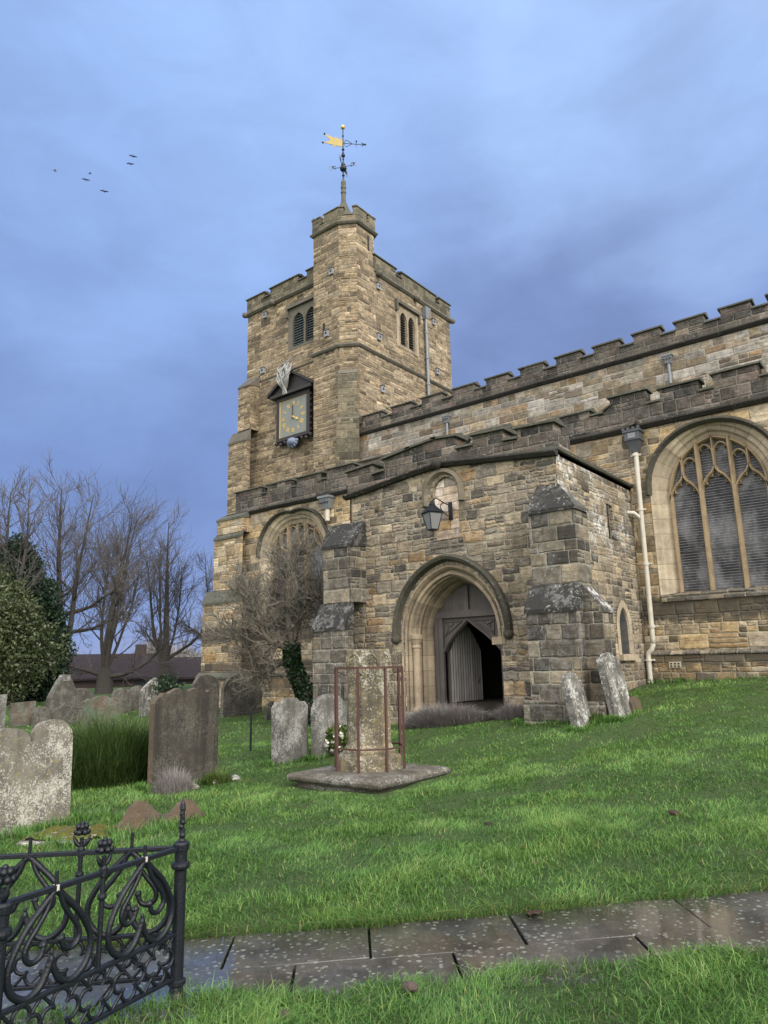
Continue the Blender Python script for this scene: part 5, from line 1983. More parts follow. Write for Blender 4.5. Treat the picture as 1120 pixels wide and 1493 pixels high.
def shaft_and_cage():
    cx, cy = -6.52, 7.84
    z0 = .10
    # square base slab
    mb = MB()
    a = .80
    for z_0, z_1, e0, e1 in ((-.25, z0 - .01, .02, .02),):
        mb.hexa([(cx - a + .10, cy - a + .10, z_0), (cx + a - .10, cy - a + .10, z_0), (cx + a - .10, cy + a - .10, z_0), (cx - a + .10, cy + a - .10, z_0)],
                [(cx - a + .10, cy - a + .10, z_1), (cx + a - .10, cy - a + .10, z_1), (cx + a - .10, cy + a - .10, z_1), (cx - a + .10, cy + a - .10, z_1)], 'slab_stone')
    prof = [(.05, -.01), (.005, .025), (.0, .065), (.03, .10), (.11, .115), (.50, .13)]
    rows = []
    for k, z in prof:
        b = a - k
        rows.append([Vector((cx + sx * b, cy + sy * b, z0 + z)) for sx, sy in ((-1, -1), (0, -1.0), (1, -1), (1, 0), (1, 1), (0, 1), (-1, 1), (-1, 0))])
    mb.rings(rows, 'slab_stone', True, True, False, False)
    tag(mb.build('base_slab', origin=(cx, cy, z0), bevel=.01), 'square moulded stone slab under the caged shaft', 'stone base')
    t = thing('stone_shaft', 'lichened octagonal stone shaft standing inside a rusty cage', 'stone shaft', (cx, cy, .12))
    mb = MB()
    R8 = R(22.5)
    mb.lathe([(.45, .21), (.455, .23), (.455, .38), (.44, .41), (.40, .42), (.375, .47), (.345, .51), (.33, .54)], (cx, cy, 0), 'plinth_stone', 8, R8)
    mb.build('base', t, bevel=.012)
    mb = MB()
    mb.lathe([(.32, .53), (.315, .56), (.31, 1.60), (.325, 1.64), (.32, 1.80), (.30, 1.815)], (cx, cy, 0), 'plinth_stone', 8, R8)
    mb.build('shaft', t, bevel=.01)
    mb = MB()
    for k in range(8):
        al = k * math.pi / 4
        n = Vector((math.cos(al), math.sin(al), 0))
        s = Vector((-n.y, n.x, 0))
        c = Vector((cx, cy, 0)) + n * .298
        P = [c + s * u + Vector((0, 0, w)) for u, w in ((-.11, 1.60), (-.10, 1.68), (-.05, 1.73), (0, 1.76), (.05, 1.73), (.10, 1.68), (.11, 1.60))]
        mb.tube(P, .016, 'plinth_stone', 5)
        mb.tube([c + Vector((0, 0, 1.76)), c + Vector((0, 0, 1.66))], .013, 'plinth_stone', 5)
    mb.build('carved_arch', t)
    # cage
    t = thing('iron_cage', 'rusty octagonal iron cage round the stone shaft', 'cage', (cx, cy, .12))
    r = .49
    V = [Vector((cx + r * math.cos(R8 + k * math.pi / 4), cy + r * math.sin(R8 + k * math.pi / 4), 0)) for k in range(8)]
    for k in (0, 1, 2, 3, 4, 5, 6, 7):
        mb = MB()
        p = V[k]
        Tm = Matrix.Translation(p) @ Matrix.Rotation(R8 + k * math.pi / 4, 4, 'Z')
        mb.box(-.016, .016, -.014, .014, .215, 1.57, 'rust', Tm)
        mb.build('upright', t)
    for z, th in ((1.55, .03), (.50, .022)):
        mb = MB()
        for k in range(8):
            a_, b_ = V[k], V[(k + 1) % 8]
            d = (b_ - a_)
            Tm = Matrix.Translation((a_ + b_) / 2) @ Matrix.Rotation(math.atan2(d.y, d.x), 4, 'Z')
            mb.box(-d.length / 2 - .01, d.length / 2 + .01, -.008, .008, z, z + th, 'rust', Tm)
        mb.build('hoop', t)
    mb = MB()
    for k in range(0, 8, 2):
        n = (V[k] - Vector((cx, cy, 0))).normalized()
        mb.tube([V[k] + Vector((0, 0, 1.53)), Vector((cx, cy, 1.46)) + n * .33], .008, 'rust', 4)
    mb.build('stay', t)


shaft_and_cage()


def rail_and_wire():
    x, y = -10.47, 9.16
    z = gz(x, y)
    t = thing('wire_fence', 'thin green metal post with a single rail beside the dark headstone', 'fence', (x, y, z))
    mb = MB()
    mb.tube([(x, y, z - .1), (x, y, z + .76)], .02, 'black_metal', 6)
    mb.build('post', t)
    mb = MB()
    mb.tube([(x - 2.2, y - .9, z + .66), (x - 1, y - .4, z + .70), (x, y, z + .745), (x + .4, y + 1.0, z + .80)], .005, 'black_metal', 4)
    mb.build('wire', t)


rail_and_wire()


# ---------------------------------------------------------------- iron gate in the foreground
def flower(mb, c, s=1.0, d=Vector((1, 0, 0))):
    """cast rose finial with two leaves"""
    n = Vector((-d.y, d.x, 0))
    mb.tube([c, c + Vector((0, 0, .05 * s))], .010 * s, 'black_metal', 6)
    for k in (-1, 1):
        P = curve([c + Vector((0, 0, .012 * s)), c + d * (k * .016 * s) + Vector((0, 0, .018 * s)), c + d * (k * .030 * s) + Vector((0, 0, .038 * s)), c + d * (k * .040 * s) + Vector((0, 0, .062 * s))], 3)
        mb.tube(P, [.007 * s, .008 * s, .010 * s, .011 * s, .011 * s, .011 * s, .010 * s, .007 * s, .005 * s, .002 * s][:len(P)], 'black_metal', 5)
    o = c + Vector((0, 0, .088 * s))
    mb.ball(o, .026 * s, 'black_metal', n=8, m=6)
    for k in range(6):
        a = k * math.pi / 3
        for hgt, rr in ((-.012, .026), (.014, .020)):
            aa = a + (.5 if hgt > 0 else 0)
            mb.ball(o + Vector((math.cos(aa) * rr * s, math.sin(aa) * rr * s, hgt * s)), .0145 * s, 'black_metal', n=6, m=4)
    mb.ball(o + Vector((0, 0, .027 * s)), .012 * s, 'black_metal', n=6, m=4)


def gate_post(label, x, y, finial):
    z = gz(x, y) - .02
    t = thing('gate_post', label, 'gate post', (x, y, z), 'iron gate posts')
    c = (x, y, z)
    mb = MB()
    mb.lathe([(.052, 0), (.052, .02), (.036, .05), (.032, .075), (.046, .085), (.046, .10), (.032, .108), (.030, .60), (.031, .61), (.045, .62), (.047, .632), (.045, .644),
              (.031, .652), (.032, .70), (.040, .705), (.042, .735), (.034, .745), (.015, .75)], c, 'black_metal', 14)
    mb.build('shaft', t)
    mb = MB()
    if finial == 'spike':
        for k in range(7):
            a = k * 2.2
            mb.ball((x + .005 * math.cos(a), y + .005 * math.sin(a), z + .775 + k * .021), .0175 - .001 * k, 'black_metal', n=7, m=4)
        mb.lathe([(.018, .75), (.012, .77), (.012, .90), (.016, .905), (.012, .93), (.001, .955)], c, 'black_metal', 8)
    else:
        flower(mb, Vector(c) + Vector((0, 0, .74)), 1.15)
    mb.build('finial', t)
    return z


GX, GY = -3.30, 2.43
gate_post('round iron gate post with a twisted spike finial', GX, GY, 'spike')
gate_post('round iron gate post with a rose finial at the left edge', -3.135, 1.46, 'rose')


def gate_panel(label, p0, p1, finials, near):
    p0, p1 = Vector(p0), Vector(p1)
    L = (p1 - p0).length
    d = (p1 - p0) / L
    zb = gz(p0.x, p0.y) - .02
    t = thing('iron_gate', label, 'gate', (p0.x, p0.y, zb), 'black iron gate leaves')
    f = lambda s, w, o=0.0: Vector((p0.x + d.x * s - d.y * o, p0.y + d.y * s + d.x * o, zb + w))
    ZT, ZM, ZL = .715, .315, .115
    rails = MB()

    def bar(mb, a, b, w, h):
        q = (b - a).normalized()
        s = Vector((-d.y, d.x, 0))
        u = s.cross(q).normalized()
        vs = []
        for p in (a, b):
            vs += [p + s * w + u * h, p - s * w + u * h, p - s * w - u * h, p + s * w - u * h]
        mb.add(vs, [(0, 1, 5, 4), (1, 2, 6, 5), (2, 3, 7, 6), (3, 0, 4, 7), (0, 3, 2, 1), (4, 5, 6, 7)], 'black_metal')
    for z, h in ((ZT, .011), (ZM, .009), (ZL, .009)):
        mb = MB()
        bar(mb, f(.02, z), f(L - .0, z), .013, h)
        mb.build('rail', t, bevel=.003)
    half = L / 2
    st = [half, L * .985] if not near else [half]
    for s in st:
        mb = MB()
        mb.lathe([(.012, ZM), (.012, .60), (.02, .605), (.022, .615), (.02, .625), (.012, .63), (.012, ZT - .02), (.02, ZT - .015), (.02, ZT + .02), (.012, ZT + .03)], f(s, 0), 'black_metal', 8)
        flower(mb, f(s, ZT + .02), 1.05, d)
        mb.build('baluster', t)
    for s in (L * .25, L * .75):
        mb = MB()
        mb.tube([f(s, ZT), f(s, ZT + (.065 if near else .085))], .0085, 'black_metal', 6)
        mb.build('stub', t)
    # scrolled hearts
    W = half * .40
    for m in (L * .25, L * .75):
        mb = MB()
        for k in (-1, 1):
            A = [(0, ZT - .005), (.30, .655), (.66, .585), (.95, .49), (1.0, .42), (.86, .36), (.55, .325), (.26, .345), (.10, .39), (.02, .43)]
            mb.tube(curve([f(m + k * u * W, w) for u, w in A], 5), .0152, 'black_metal', 6)
            B = [(.10, ZT - .02), (.20, .64), (.42, .58), (.62, .53), (.66, .485), (.50, .455), (.30, .465), (.22, .50)]
            mb.tube(curve([f(m + k * u * W, w, .004) for u, w in B], 5), .0125, 'black_metal', 6)
            mb.ball(f(m + k * .22 * W, .505), .017, 'black_metal', n=7, m=5)
            for q in range(3):
                a = 2.1 * q
                mb.ball(f(m + k * .22 * W + .012 * math.cos(a), .505 + .012 * math.sin(a)), .009, 'black_metal', n=6, m=4)
        mb.ball(f(m, .435), .016, 'black_metal', (1, 1, 1.5), n=7, m=5)
        mb.ball(f(m, .462), .009, 'black_metal', (1, 1, 1.6), n=6, m=4)
        for k in (-1, 1):
            mb.ball(f(m + k * .014, .418), .012, 'black_metal', n=6, m=4)
        mb.build('scroll', t)
    # quatrefoil frieze
    mb = MB()
    zc, hh = (ZM + ZL) / 2, (ZM - ZL) / 2
    n = 5
    step = (L - .06) / n
    for i in range(n):
        m = .03 + step * (i + .5)
        for q in range(4):
            a = q * math.pi / 2
            cx, cz = m + math.cos(a) * hh * .52, zc + math.sin(a) * hh * .52
            P = [f(cx + hh * .40 * math.cos(a + b), cz + hh * .40 * math.sin(a + b)) for b in [R(-125 + 25 * j) for j in range(11)]]
            mb.tube(P, .0092, 'black_metal', 5)
        for k in (-1, 1):
            for j in (-1, 1):
                mb.tube([f(m + k * hh * .28, zc + j * hh * .28), f(m + k * step * .5, zc + j * hh * .98)], .008, 'black_metal', 5)
    mb.build('frieze', t)
    # chipped paint at the joints
    if near:
        for s in (.03, L * .25, L * .5, L * .75):
            mb = MB()
            mb.box(-.006, .006, -.0140, .0140, -.0118, .0118, 'white_paint', Matrix.Translation(f(s, ZT + .0005)) @ Matrix.Rotation(math.atan2(d.y, d.x), 4, 'Z'))
            mb.build('paint_chip', t)


gate_panel('near leaf of the black iron gate with scrolled hearts and rose finial', (GX, GY, 0), (-3.135, 1.46, 0), 1, True)
gate_panel('far leaf of the black iron gate running left behind the near one', (GX, GY, 0), (-4.0, 1.72, 0), 1, False)


# ---------------------------------------------------------------- far houses, birds
def house(label, x, y, w, d, hw, hr, rot, wall, roof):
    z = gz(x, y)
    t = thing('house', label, 'house', (x, y, z), 'houses beyond the churchyard')
    T = Matrix.Translation((x, y, z)) @ Matrix.Rotation(R(rot), 4, 'Z')
    mb = MB()
    mb.box(-w / 2, w / 2, -d / 2, d / 2, -.5, hw, wall, T)
    for s in (-1, 1):
        mb.add([T @ Vector(p) for p in ((s * w / 2, -d / 2, hw), (s * w / 2, d / 2, hw), (s * w / 2, 0, hr))], [(0, 1, 2)], wall)
    mb.build('wall', t)
    mb = MB()
    for s in (-1, 1):
        q = [T @ Vector(p) for p in ((-w / 2 - .3, s * (d / 2 + .35), hw - .15), (w / 2 + .3, s * (d / 2 + .35), hw - .15), (w / 2 + .3, 0, hr + .05), (-w / 2 - .3, 0, hr + .05))]
        mb.hexa(q, [p + Vector((0, 0, .15)) for p in q], roof)
    r = mb.build('roof', t)
    mb = MB()
    mb.box(w * .28, w * .28 + .8, -.4, .4, hr - .6, hr + .9, wall, T)
    mb.build('chimney', r)
    for u in (-w * .3, 0, w * .3):
        mb = MB()
        mb.box(u - .4, u + .4, -d / 2 - .03, -d / 2 + .02, -.2, hw - .2, 'win_dark', T)
        mb.build('window', t)


house('low brick house with a purple-grey slate roof left of the lime trunks', -52.5, 30.5, 9, 7, .7, 2.3, 62, 'brick_dark', 'roof_slate')
house('slate-roofed house between the two middle lime trees', -49.5, 37.5, 6, 6, .5, 1.9, 58, 'brick_dark', 'roof_slate')
house('brick house behind the holly tree', -56, 23.5, 10, 7, .9, 2.7, 75, 'brick_dark', 'brick_dark')


def bird(label, p, yaw, bank, s=.32):
    T = Matrix.Translation(p) @ Matrix.Rotation(yaw, 4, 'Z') @ Matrix.Rotation(bank, 4, 'X')
    t = thing('bird', label, 'bird', p, 'birds flying left of the tower')
    mb = MB()
    rows = []
    for u, r in ((-.5, .02), (-.3, .06), (0, .10), (.25, .08), (.40, .07), (.5, .045), (.62, .01)):
        rows.append([T @ Vector((u * s, r * s * math.cos(a), r * s * math.sin(a))) for a in [2 * math.pi * k / 7 for k in range(7)]])
    mb.rings(rows, 'feather', True, True, True)
    mb.add([T @ Vector((u * s, v * s, 0)) for u, v in ((-.4, .03), (-.85, .14), (-.85, -.14), (-.4, -.03))], [(0, 1, 2, 3)], 'feather')
    mb.build('body', t)
    for k in (-1, 1):
        mb = MB()
        up = [(.22, .05, .03), (.25, .55, .22), (.08, 1.15, .10), (-.12, 1.10, .10), (-.18, .5, .20), (-.2, .05, .03)]
        vs = [T @ Vector((a * s, k * b * s, c * s)) for a, b, c in up]
        lo = [v - Vector((0, 0, .012)) for v in vs]
        mb.add(vs + lo, [(0, 1, 2, 3, 4, 5), (11, 10, 9, 8, 7, 6)] + [(i, (i + 1) % 6, 6 + (i + 1) % 6, 6 + i) for i in range(6)], 'feather')
        mb.build('wing', t)


for p, yw, bk, lb in (((-54.69, 24.67, 43.75), 1.2, .9, 'leftmost of the dark birds, flying alone'), ((-53.63, 26.9, 43.65), 2.3, .2, 'lower bird of the close middle pair'),
                      ((-53.5, 27.16, 44.36), 1.0, .9, 'upper bird of the close middle pair'), ((-52.92, 28.28, 42.94), 2.4, .1, 'lowest of the dark birds'),
                      ((-51.95, 30.02, 46.27), 2.2, .15, 'lower bird of the pair nearest the turret'), ((-51.85, 30.19, 47.11), 2.5, .1, 'upper bird of the pair nearest the turret')):
    bird(lb, p, yw, bk)


# ---------------------------------------------------------------- vegetation
def np_mesh(name, verts, quads, tint, mat, parent=None, origin=(0, 0, 0), tris=None):
    """verts (n,3); quads (m,4) and/or tris (k,3); tint per vertex"""
    org = ORG[parent.name] if parent is not None else Vector(origin)
    me = bpy.data.meshes.new(name)
    nq = 0 if quads is None else len(quads)
    nt = 0 if tris is None else len(tris)
    me.vertices.add(len(verts))
    me.vertices.foreach_set('co', (np.asarray(verts, np.float32) - np.array(org, np.float32)).ravel())
    li = np.concatenate([a.ravel() for a in (quads, tris) if a is not None and len(a)]).astype(np.int32)
    me.loops.add(len(li))
    me.loops.foreach_set('vertex_index', li)
    me.polygons.add(nq + nt)
    st = np.concatenate([np.arange(nq) * 4, nq * 4 + np.arange(nt) * 3]).astype(np.int32)
    me.polygons.foreach_set('loop_start', st)
    me.update(calc_edges=True)
    at = me.attributes.new('tint', 'FLOAT', 'POINT')
    at.data.foreach_set('value', np.asarray(tint, np.float32))
    me.materials.append(MAT[mat])
    o = bpy.data.objects.new(name, me)
    COL.objects.link(o)
    if parent is not None:
        o.parent = parent
    else:
        o.location = org
    ORG[o.name] = org
    return o


def blades(P, h, w, lean, az, tint, segs=2):
    """curved tapering blades: P (n,3) roots, heights, widths, lean distance, azimuth"""
    n = len(P)
    d = np.stack([np.cos(az), np.sin(az), np.zeros(n)], -1)
    tw = az + np.pi / 2 + RNG.uniform(-.6, .6, n)
    s = np.stack([np.cos(tw), np.sin(tw), np.zeros(n)], -1)
    rows = []
    for k in range(segs + 1):
        t = k / segs
        c = P + d * (lean * t ** 1.8)[:, None]
        c[:, 2] += h * (t - .25 * t * t * np.minimum(lean / np.maximum(h, 1e-4), 1.5))
        ww = (w * (1 - t ** 1.5) * .5 + .0004)[:, None]
        if k < segs:
            rows += [c - s * ww, c + s * ww]
        else:
            rows += [c]
    V = np.stack(rows, 1).reshape(-1, 3)
    m = 2 * segs + 1
    b = np.arange(n) * m
    q = [np.stack([b + 2 * k, b + 2 * k + 1, b + 2 * k + 3, b + 2 * k + 2], -1) for k in range(segs - 1)]
    t = np.stack([b + 2 * (segs - 1), b + 2 * (segs - 1) + 1, b + 2 * segs], -1)
    return V, (np.concatenate(q) if q else None), t, np.repeat(tint, m)


def fbm(x, y, s, seed=0):
    r = np.random.default_rng(seed)
    v = np.zeros_like(x)
    for k in range(5):
        a = r.uniform(0, 2 * np.pi)
        f = s * 1.7 ** k
        v += np.sin((x * np.cos(a) + y * np.sin(a)) * f + r.uniform(0, 6) + 1.3 * np.sin((x * np.sin(a) - y * np.cos(a)) * f * .7 + r.uniform(0, 6))) / 1.35 ** k
    return v / 2.6


def build_grass():
    Vs, Qs, Ts, Ws = [], [], [], []
    off = 0
    ya = math.atan2(FWD.y, FWD.x)
    for d0, d1, dens, w, hs, segs in ((1.6, 3.2, 11000, .0038, .070, 3), (3.2, 5.0, 9500, .0046, .066, 2), (5.0, 7.5, 5600, .0058, .064, 2), (7.5, 11, 2900, .0080, .060, 2),
                                      (11, 16, 1250, .0115, .056, 2), (16, 26, 260, .020, .06, 2), (26, 46, 50, .045, .08, 2)):
        half = .62
        area = half * (d1 ** 2 - d0 ** 2)
        n = int(area * dens)
        rad = np.sqrt(RNG.uniform(d0 ** 2, d1 ** 2, n))
        th = ya + RNG.uniform(-half, half, n)
        x, y = rad * np.cos(th), rad * np.sin(th)
        # tussocks: pull part of the blades together
        cl = fbm(x, y, 3.2, 1)
        keep = RNG.uniform(0, 1, n) < np.clip(.72 + .5 * cl, .28, 1)
        s, pn = path_coord(x, y)
        fray_hi = .035 + .035 * np.sin(s * 3.7) * np.sin(s * 9.1 + 1) + RNG.uniform(0, .03, n)
        # the near edge of the path is overgrown
        fray_lo = PATH_W - .10 - .10 * np.sin(s * 2.3 + .6) * np.sin(s * 5.1) - .08 * np.exp(-((s - 1.75) / .22) ** 2)
        onpath = (pn > fray_hi - .03) & (pn < fray_lo)
        keep &= ~onpath
        slab = np.maximum(np.abs(x + 6.52), np.abs(y - 7.84))
        keep &= ~(slab < .82)
        keep &= ~((y > 12.62) & (x > -11.1) & (x < -5.5)) & (y < 16.85)
        keep &= ~((np.hypot((x + 8.2) / 1.6, (y - 12.35) / .5)) < 1)
        keep &= ~((x > -6.2) & (x < -4.55) & (y > 11.66) & (y < 12.8))
        keep &= ~((x > -5.7) & (x < -5.0) & (y > 16.3))
        a = R(38)
        lx, ly = (x + 7.05) * math.cos(a) + (y - 4.15) * math.sin(a), -(x + 7.05) * math.sin(a) + (y - 4.15) * math.cos(a)
        keep &= ~((np.abs(lx) < .60) & (np.abs(ly) < .32))
        # small worn patches
        keep &= ~((fbm(x, y, 1.9, 5) > .95) & (RNG.uniform(0, 1, n) < .6))
        x, y, s, pn, cl, rad = x[keep], y[keep], s[keep], pn[keep], cl[keep], rad[keep]
        n = len(x)
        near = np.exp(-((x + 5) ** 2 + (y - 7) ** 2) / 900.0)
        z = g(x, y) + bumpy(x, y) * near - .008
        inside = (pn > -.02) & (pn < PATH_W + .02)
        z = np.where(inside, g(x, y) + .0, z)
        edge = np.exp(-(np.minimum(np.abs(pn), np.abs(pn - PATH_W)) / .10) ** 2)
        lush = fbm(x, y, 1.3, 9)
        h = hs * RNG.uniform(.45, 1.15, n) * (1 + .35 * cl + .25 * lush + .25 * edge)
        eb = (np.abs(pn) < .09) & (RNG.uniform(0, 1, n) < .5)
        h = np.where(eb, h * RNG.uniform(1.2, 2.0, n), h)
        slab = np.maximum(np.abs(x + 6.52), np.abs(y - 7.84))
        h = np.where(slab < 1.05, h * .55, h)
        tall = RNG.uniform(0, 1, n) < .03
        h = np.where(tall, h * 1.5, h)
        h = np.maximum(h, .015)
        az = RNG.uniform(0, 2 * np.pi, n) + .0
        comb = fbm(x, y, 2.4, 13) * 2.5
        az = np.where(RNG.uniform(0, 1, n) < .55, comb + RNG.normal(0, .5, n), az)
        lean = h * RNG.uniform(.25, 1.7, n)
        eaz = math.atan2(PATH_N[1], PATH_N[0])
        az = np.where(eb, eaz + RNG.normal(0, .7, n), az)
        lean = np.where(eb, h * RNG.uniform(.8, 1.8, n), lean)
        tint = np.clip(.44 + .24 * lush + .26 * cl + .14 * fbm(x, y, 7.0, 31) + RNG.normal(0, .19, n), 0, .93)
        dry = RNG.uniform(0, 1, n) < (.03 + .22 * np.clip((fbm(x, y, 1.5, 21) - .55) * 3, 0, 1) + .25 * np.exp(-(pn / .07) ** 2))
        tint = np.where(dry, RNG.uniform(.93, 1, n), tint)
        V, q, t, tv = blades(np.stack([x, y, z], -1), h, w * RNG.uniform(.6, 1.25, n), lean, az, tint, segs)
        if q is not None:
            Qs.append(q + off)
        Ts.append(t + off)
        Vs.append(V)
        Ws.append(tv)
        off += len(V)
    F = []
    for cx, cy, hx, hy, n in ((-7.92, 3.86, .10, .50, 900), (-8.56, 6.30, .10, .58, 700), (-8.85, 8.60, .10, .42, 420), (-8.62, 9.32, .10, .45, 420), (-4.96, 11.45, .12, .28, 380),
                              (-4.52, 12.05, .12, .32, 380), (-6.75, 4.72, .09, .52, 200), (-7.05, 4.15, .62, .42, 900), (-5.40, 11.66, .85, .04, 700),
                              (-4.66, 12.2, .04, .55, 420), (-3.30, 2.43, .06, .06, 220), (-5.4, 16.72, .5, .05, 220), (-1.5, 16.76, 4.0, .05, 1500), (-10.95, 11.78, .6, .05, 420)):
        a = RNG.uniform(0, 1, n) * 4
        e = RNG.uniform(-1, 1, n)
        sx = np.where(a < 1, -1, np.where(a < 2, 1, e))
        sy = np.where(a < 2, e, np.where(a < 3, -1, 1))
        F.append(np.stack([cx + sx * hx + sx * RNG.uniform(.01, .07, n), cy + sy * hy + sy * RNG.uniform(.01, .07, n)], -1))
    F = np.concatenate(F)
    x, y = F[:, 0], F[:, 1]
    n = len(x)
    D = np.hypot(x, y)
    z = g(x, y) + bumpy(x, y) * np.exp(-((x + 5) ** 2 + (y - 7) ** 2) / 900.0) - .01
    h = RNG.uniform(.07, .17, n)
    V, q, t, tv = blades(np.stack([x, y, z], -1), h, .0012 * D * RNG.uniform(.6, 1.2, n) + .001, h * RNG.uniform(.2, 1.1, n), RNG.uniform(0, 6.28, n), np.clip(RNG.normal(.40, .2, n), 0, 1), 2)
    Vs.append(V)
    Qs.append(q + off)
    Ts.append(t + off)
    Ws.append(tv)
    o = np_mesh('grass', np.concatenate(Vs), np.concatenate(Qs), np.concatenate(Ws), 'blade', tris=np.concatenate(Ts))
    o['kind'] = 'stuff'


build_grass()


def leaf_cloud(C, size, tint, up=.3, asp=.5):
    """one folded leaf per centre"""
    n = len(C)
    d = RNG.normal(0, 1, (n, 3))
    d[:, 2] = d[:, 2] * .7 + up
    d /= np.linalg.norm(d, axis=1)[:, None]
    a = np.cross(d, RNG.normal(0, 1, (n, 3)))
    a /= np.linalg.norm(a, axis=1)[:, None] + 1e-9
    b = np.cross(d, a)
    s = (size * RNG.uniform(.6, 1.3, n))[:, None]
    V = np.stack([C - a * s, C - b * s * asp + d * s * .15, C + a * s, C + b * s * asp + d * s * .15], 1).reshape(-1, 3)
    i = np.arange(n) * 4
    return V, np.stack([i, i + 1, i + 2, i + 3], -1), np.repeat(tint, 4)


def evergreen(label, name, x, y, h, rx, mat, n, size, lobes, base=.1, seed=1, trunk_r=.22):
    r = np.random.default_rng(seed)
    z = gz(x, y)
    t = thing(name, label, 'tree', (x, y, z), None)
    mb = MB()
    for k in range(3):
        a = k * 2.1 + seed
        P = curve([(x, y, z - .1), (x + .15 * math.cos(a), y + .15 * math.sin(a), z + h * .2), (x + .5 * math.cos(a), y + .5 * math.sin(a), z + h * .5), (x + .6 * math.cos(a), y + .6 * math.sin(a), z + h * .85)], 4)
        m = len(P)
        mb.tube(P, [trunk_r * (1 - .9 * i / m) for i in range(m)], 'bark', 6)
    mb.build('trunk', t)
    # lobes -> many small sprays -> leaves near the surface of the sprays
    L = []
    for k in range(lobes):
        u = r.uniform(0, 1)
        hh = base + (1 - base) * u ** .9
        env = math.sin(min(1, (hh - base * .5) / .45) * math.pi / 2) * (1 - max(0, hh - .5) / .5) ** .6 if hh < 1 else .1
        a = r.uniform(0, 2 * math.pi)
        rad = rx * env * math.sqrt(r.uniform(.25, 1))
        L.append((x + rad * math.cos(a), y + rad * math.sin(a), z + hh * h, .16 * rx + r.uniform(.05, .22) * rx))
    L = np.array(L)
    sp = 34
    c = L[r.integers(0, len(L), lobes * sp)]
    d = r.normal(0, 1, (len(c), 3))
    d /= np.linalg.norm(d, axis=1)[:, None]
    S = c[:, :3] + d * (c[:, 3:4] * r.uniform(.6, 1.05, (len(c), 1)))
    idx = r.integers(0, len(S), n)
    C = S[idx] + r.normal(0, size * 1.7, (n, 3))
    C[:, 2] = np.maximum(C[:, 2], z + .1)
    tl = r.uniform(-.2, .2, len(S))
    tint = np.clip(.45 + tl[idx] + r.normal(0, .17, n), 0, 1)
    V, q, tv = leaf_cloud(C, size, tint)
    np_mesh('crown', V, q, tv, mat, t)
    return t


evergreen('broad olive-green holly tree at the left edge behind the headstones', 'holly_tree', -30.9, 12.7, 4.9, 2.7, 'holly', 50000, .08, 120, .06, 3)
evergreen('dark blue-green yew tree behind the holly tree', 'yew_tree', -33.4, 16.3, 5.3, 1.25, 'yew', 30000, .085, 60, .05, 8)
evergreen('dark yew rising at the left edge above the holly tree', 'yew_tree', -34.5, 15.4, 7.4, 1.7, 'yew', 30000, .09, 60, .1, 12)


class Twigs:
    """branching skeleton collected as thin tapering prisms"""
    def __init__(self, seed):
        self.r = random.Random(seed)
        self.thick, self.thin = [], []

    def branch(self, p, d, L, r0, r1, segs, wig, trop):
        P = [Vector(p)]
        d = Vector(d).normalized()
        for i in range(segs):
            d = (d + Vector((self.r.gauss(0, wig), self.r.gauss(0, wig), self.r.gauss(0, wig))) + Vector((0, 0, trop))).normalized()
            P.append(P[-1] + d * (L / segs))
        R_ = [r0 + (r1 - r0) * i / segs for i in range(segs + 1)]
        (self.thick if r0 > .045 else self.thin).append((P, R_))
        return P, R_

    def side(self, d, ang):
        d = Vector(d).normalized()
        a = d.cross(Vector((self.r.gauss(0, 1), self.r.gauss(0, 1), self.r.gauss(0, 1)))).normalized()
        return (d * math.cos(ang) + a * math.sin(ang)).normalized()

    def mesh(self, L, mat, name, parent, sides):
        mb = MB()
        for P, R_ in L:
            mb.tube(P, R_, mat, sides, False)
        return mb.build(name, parent)


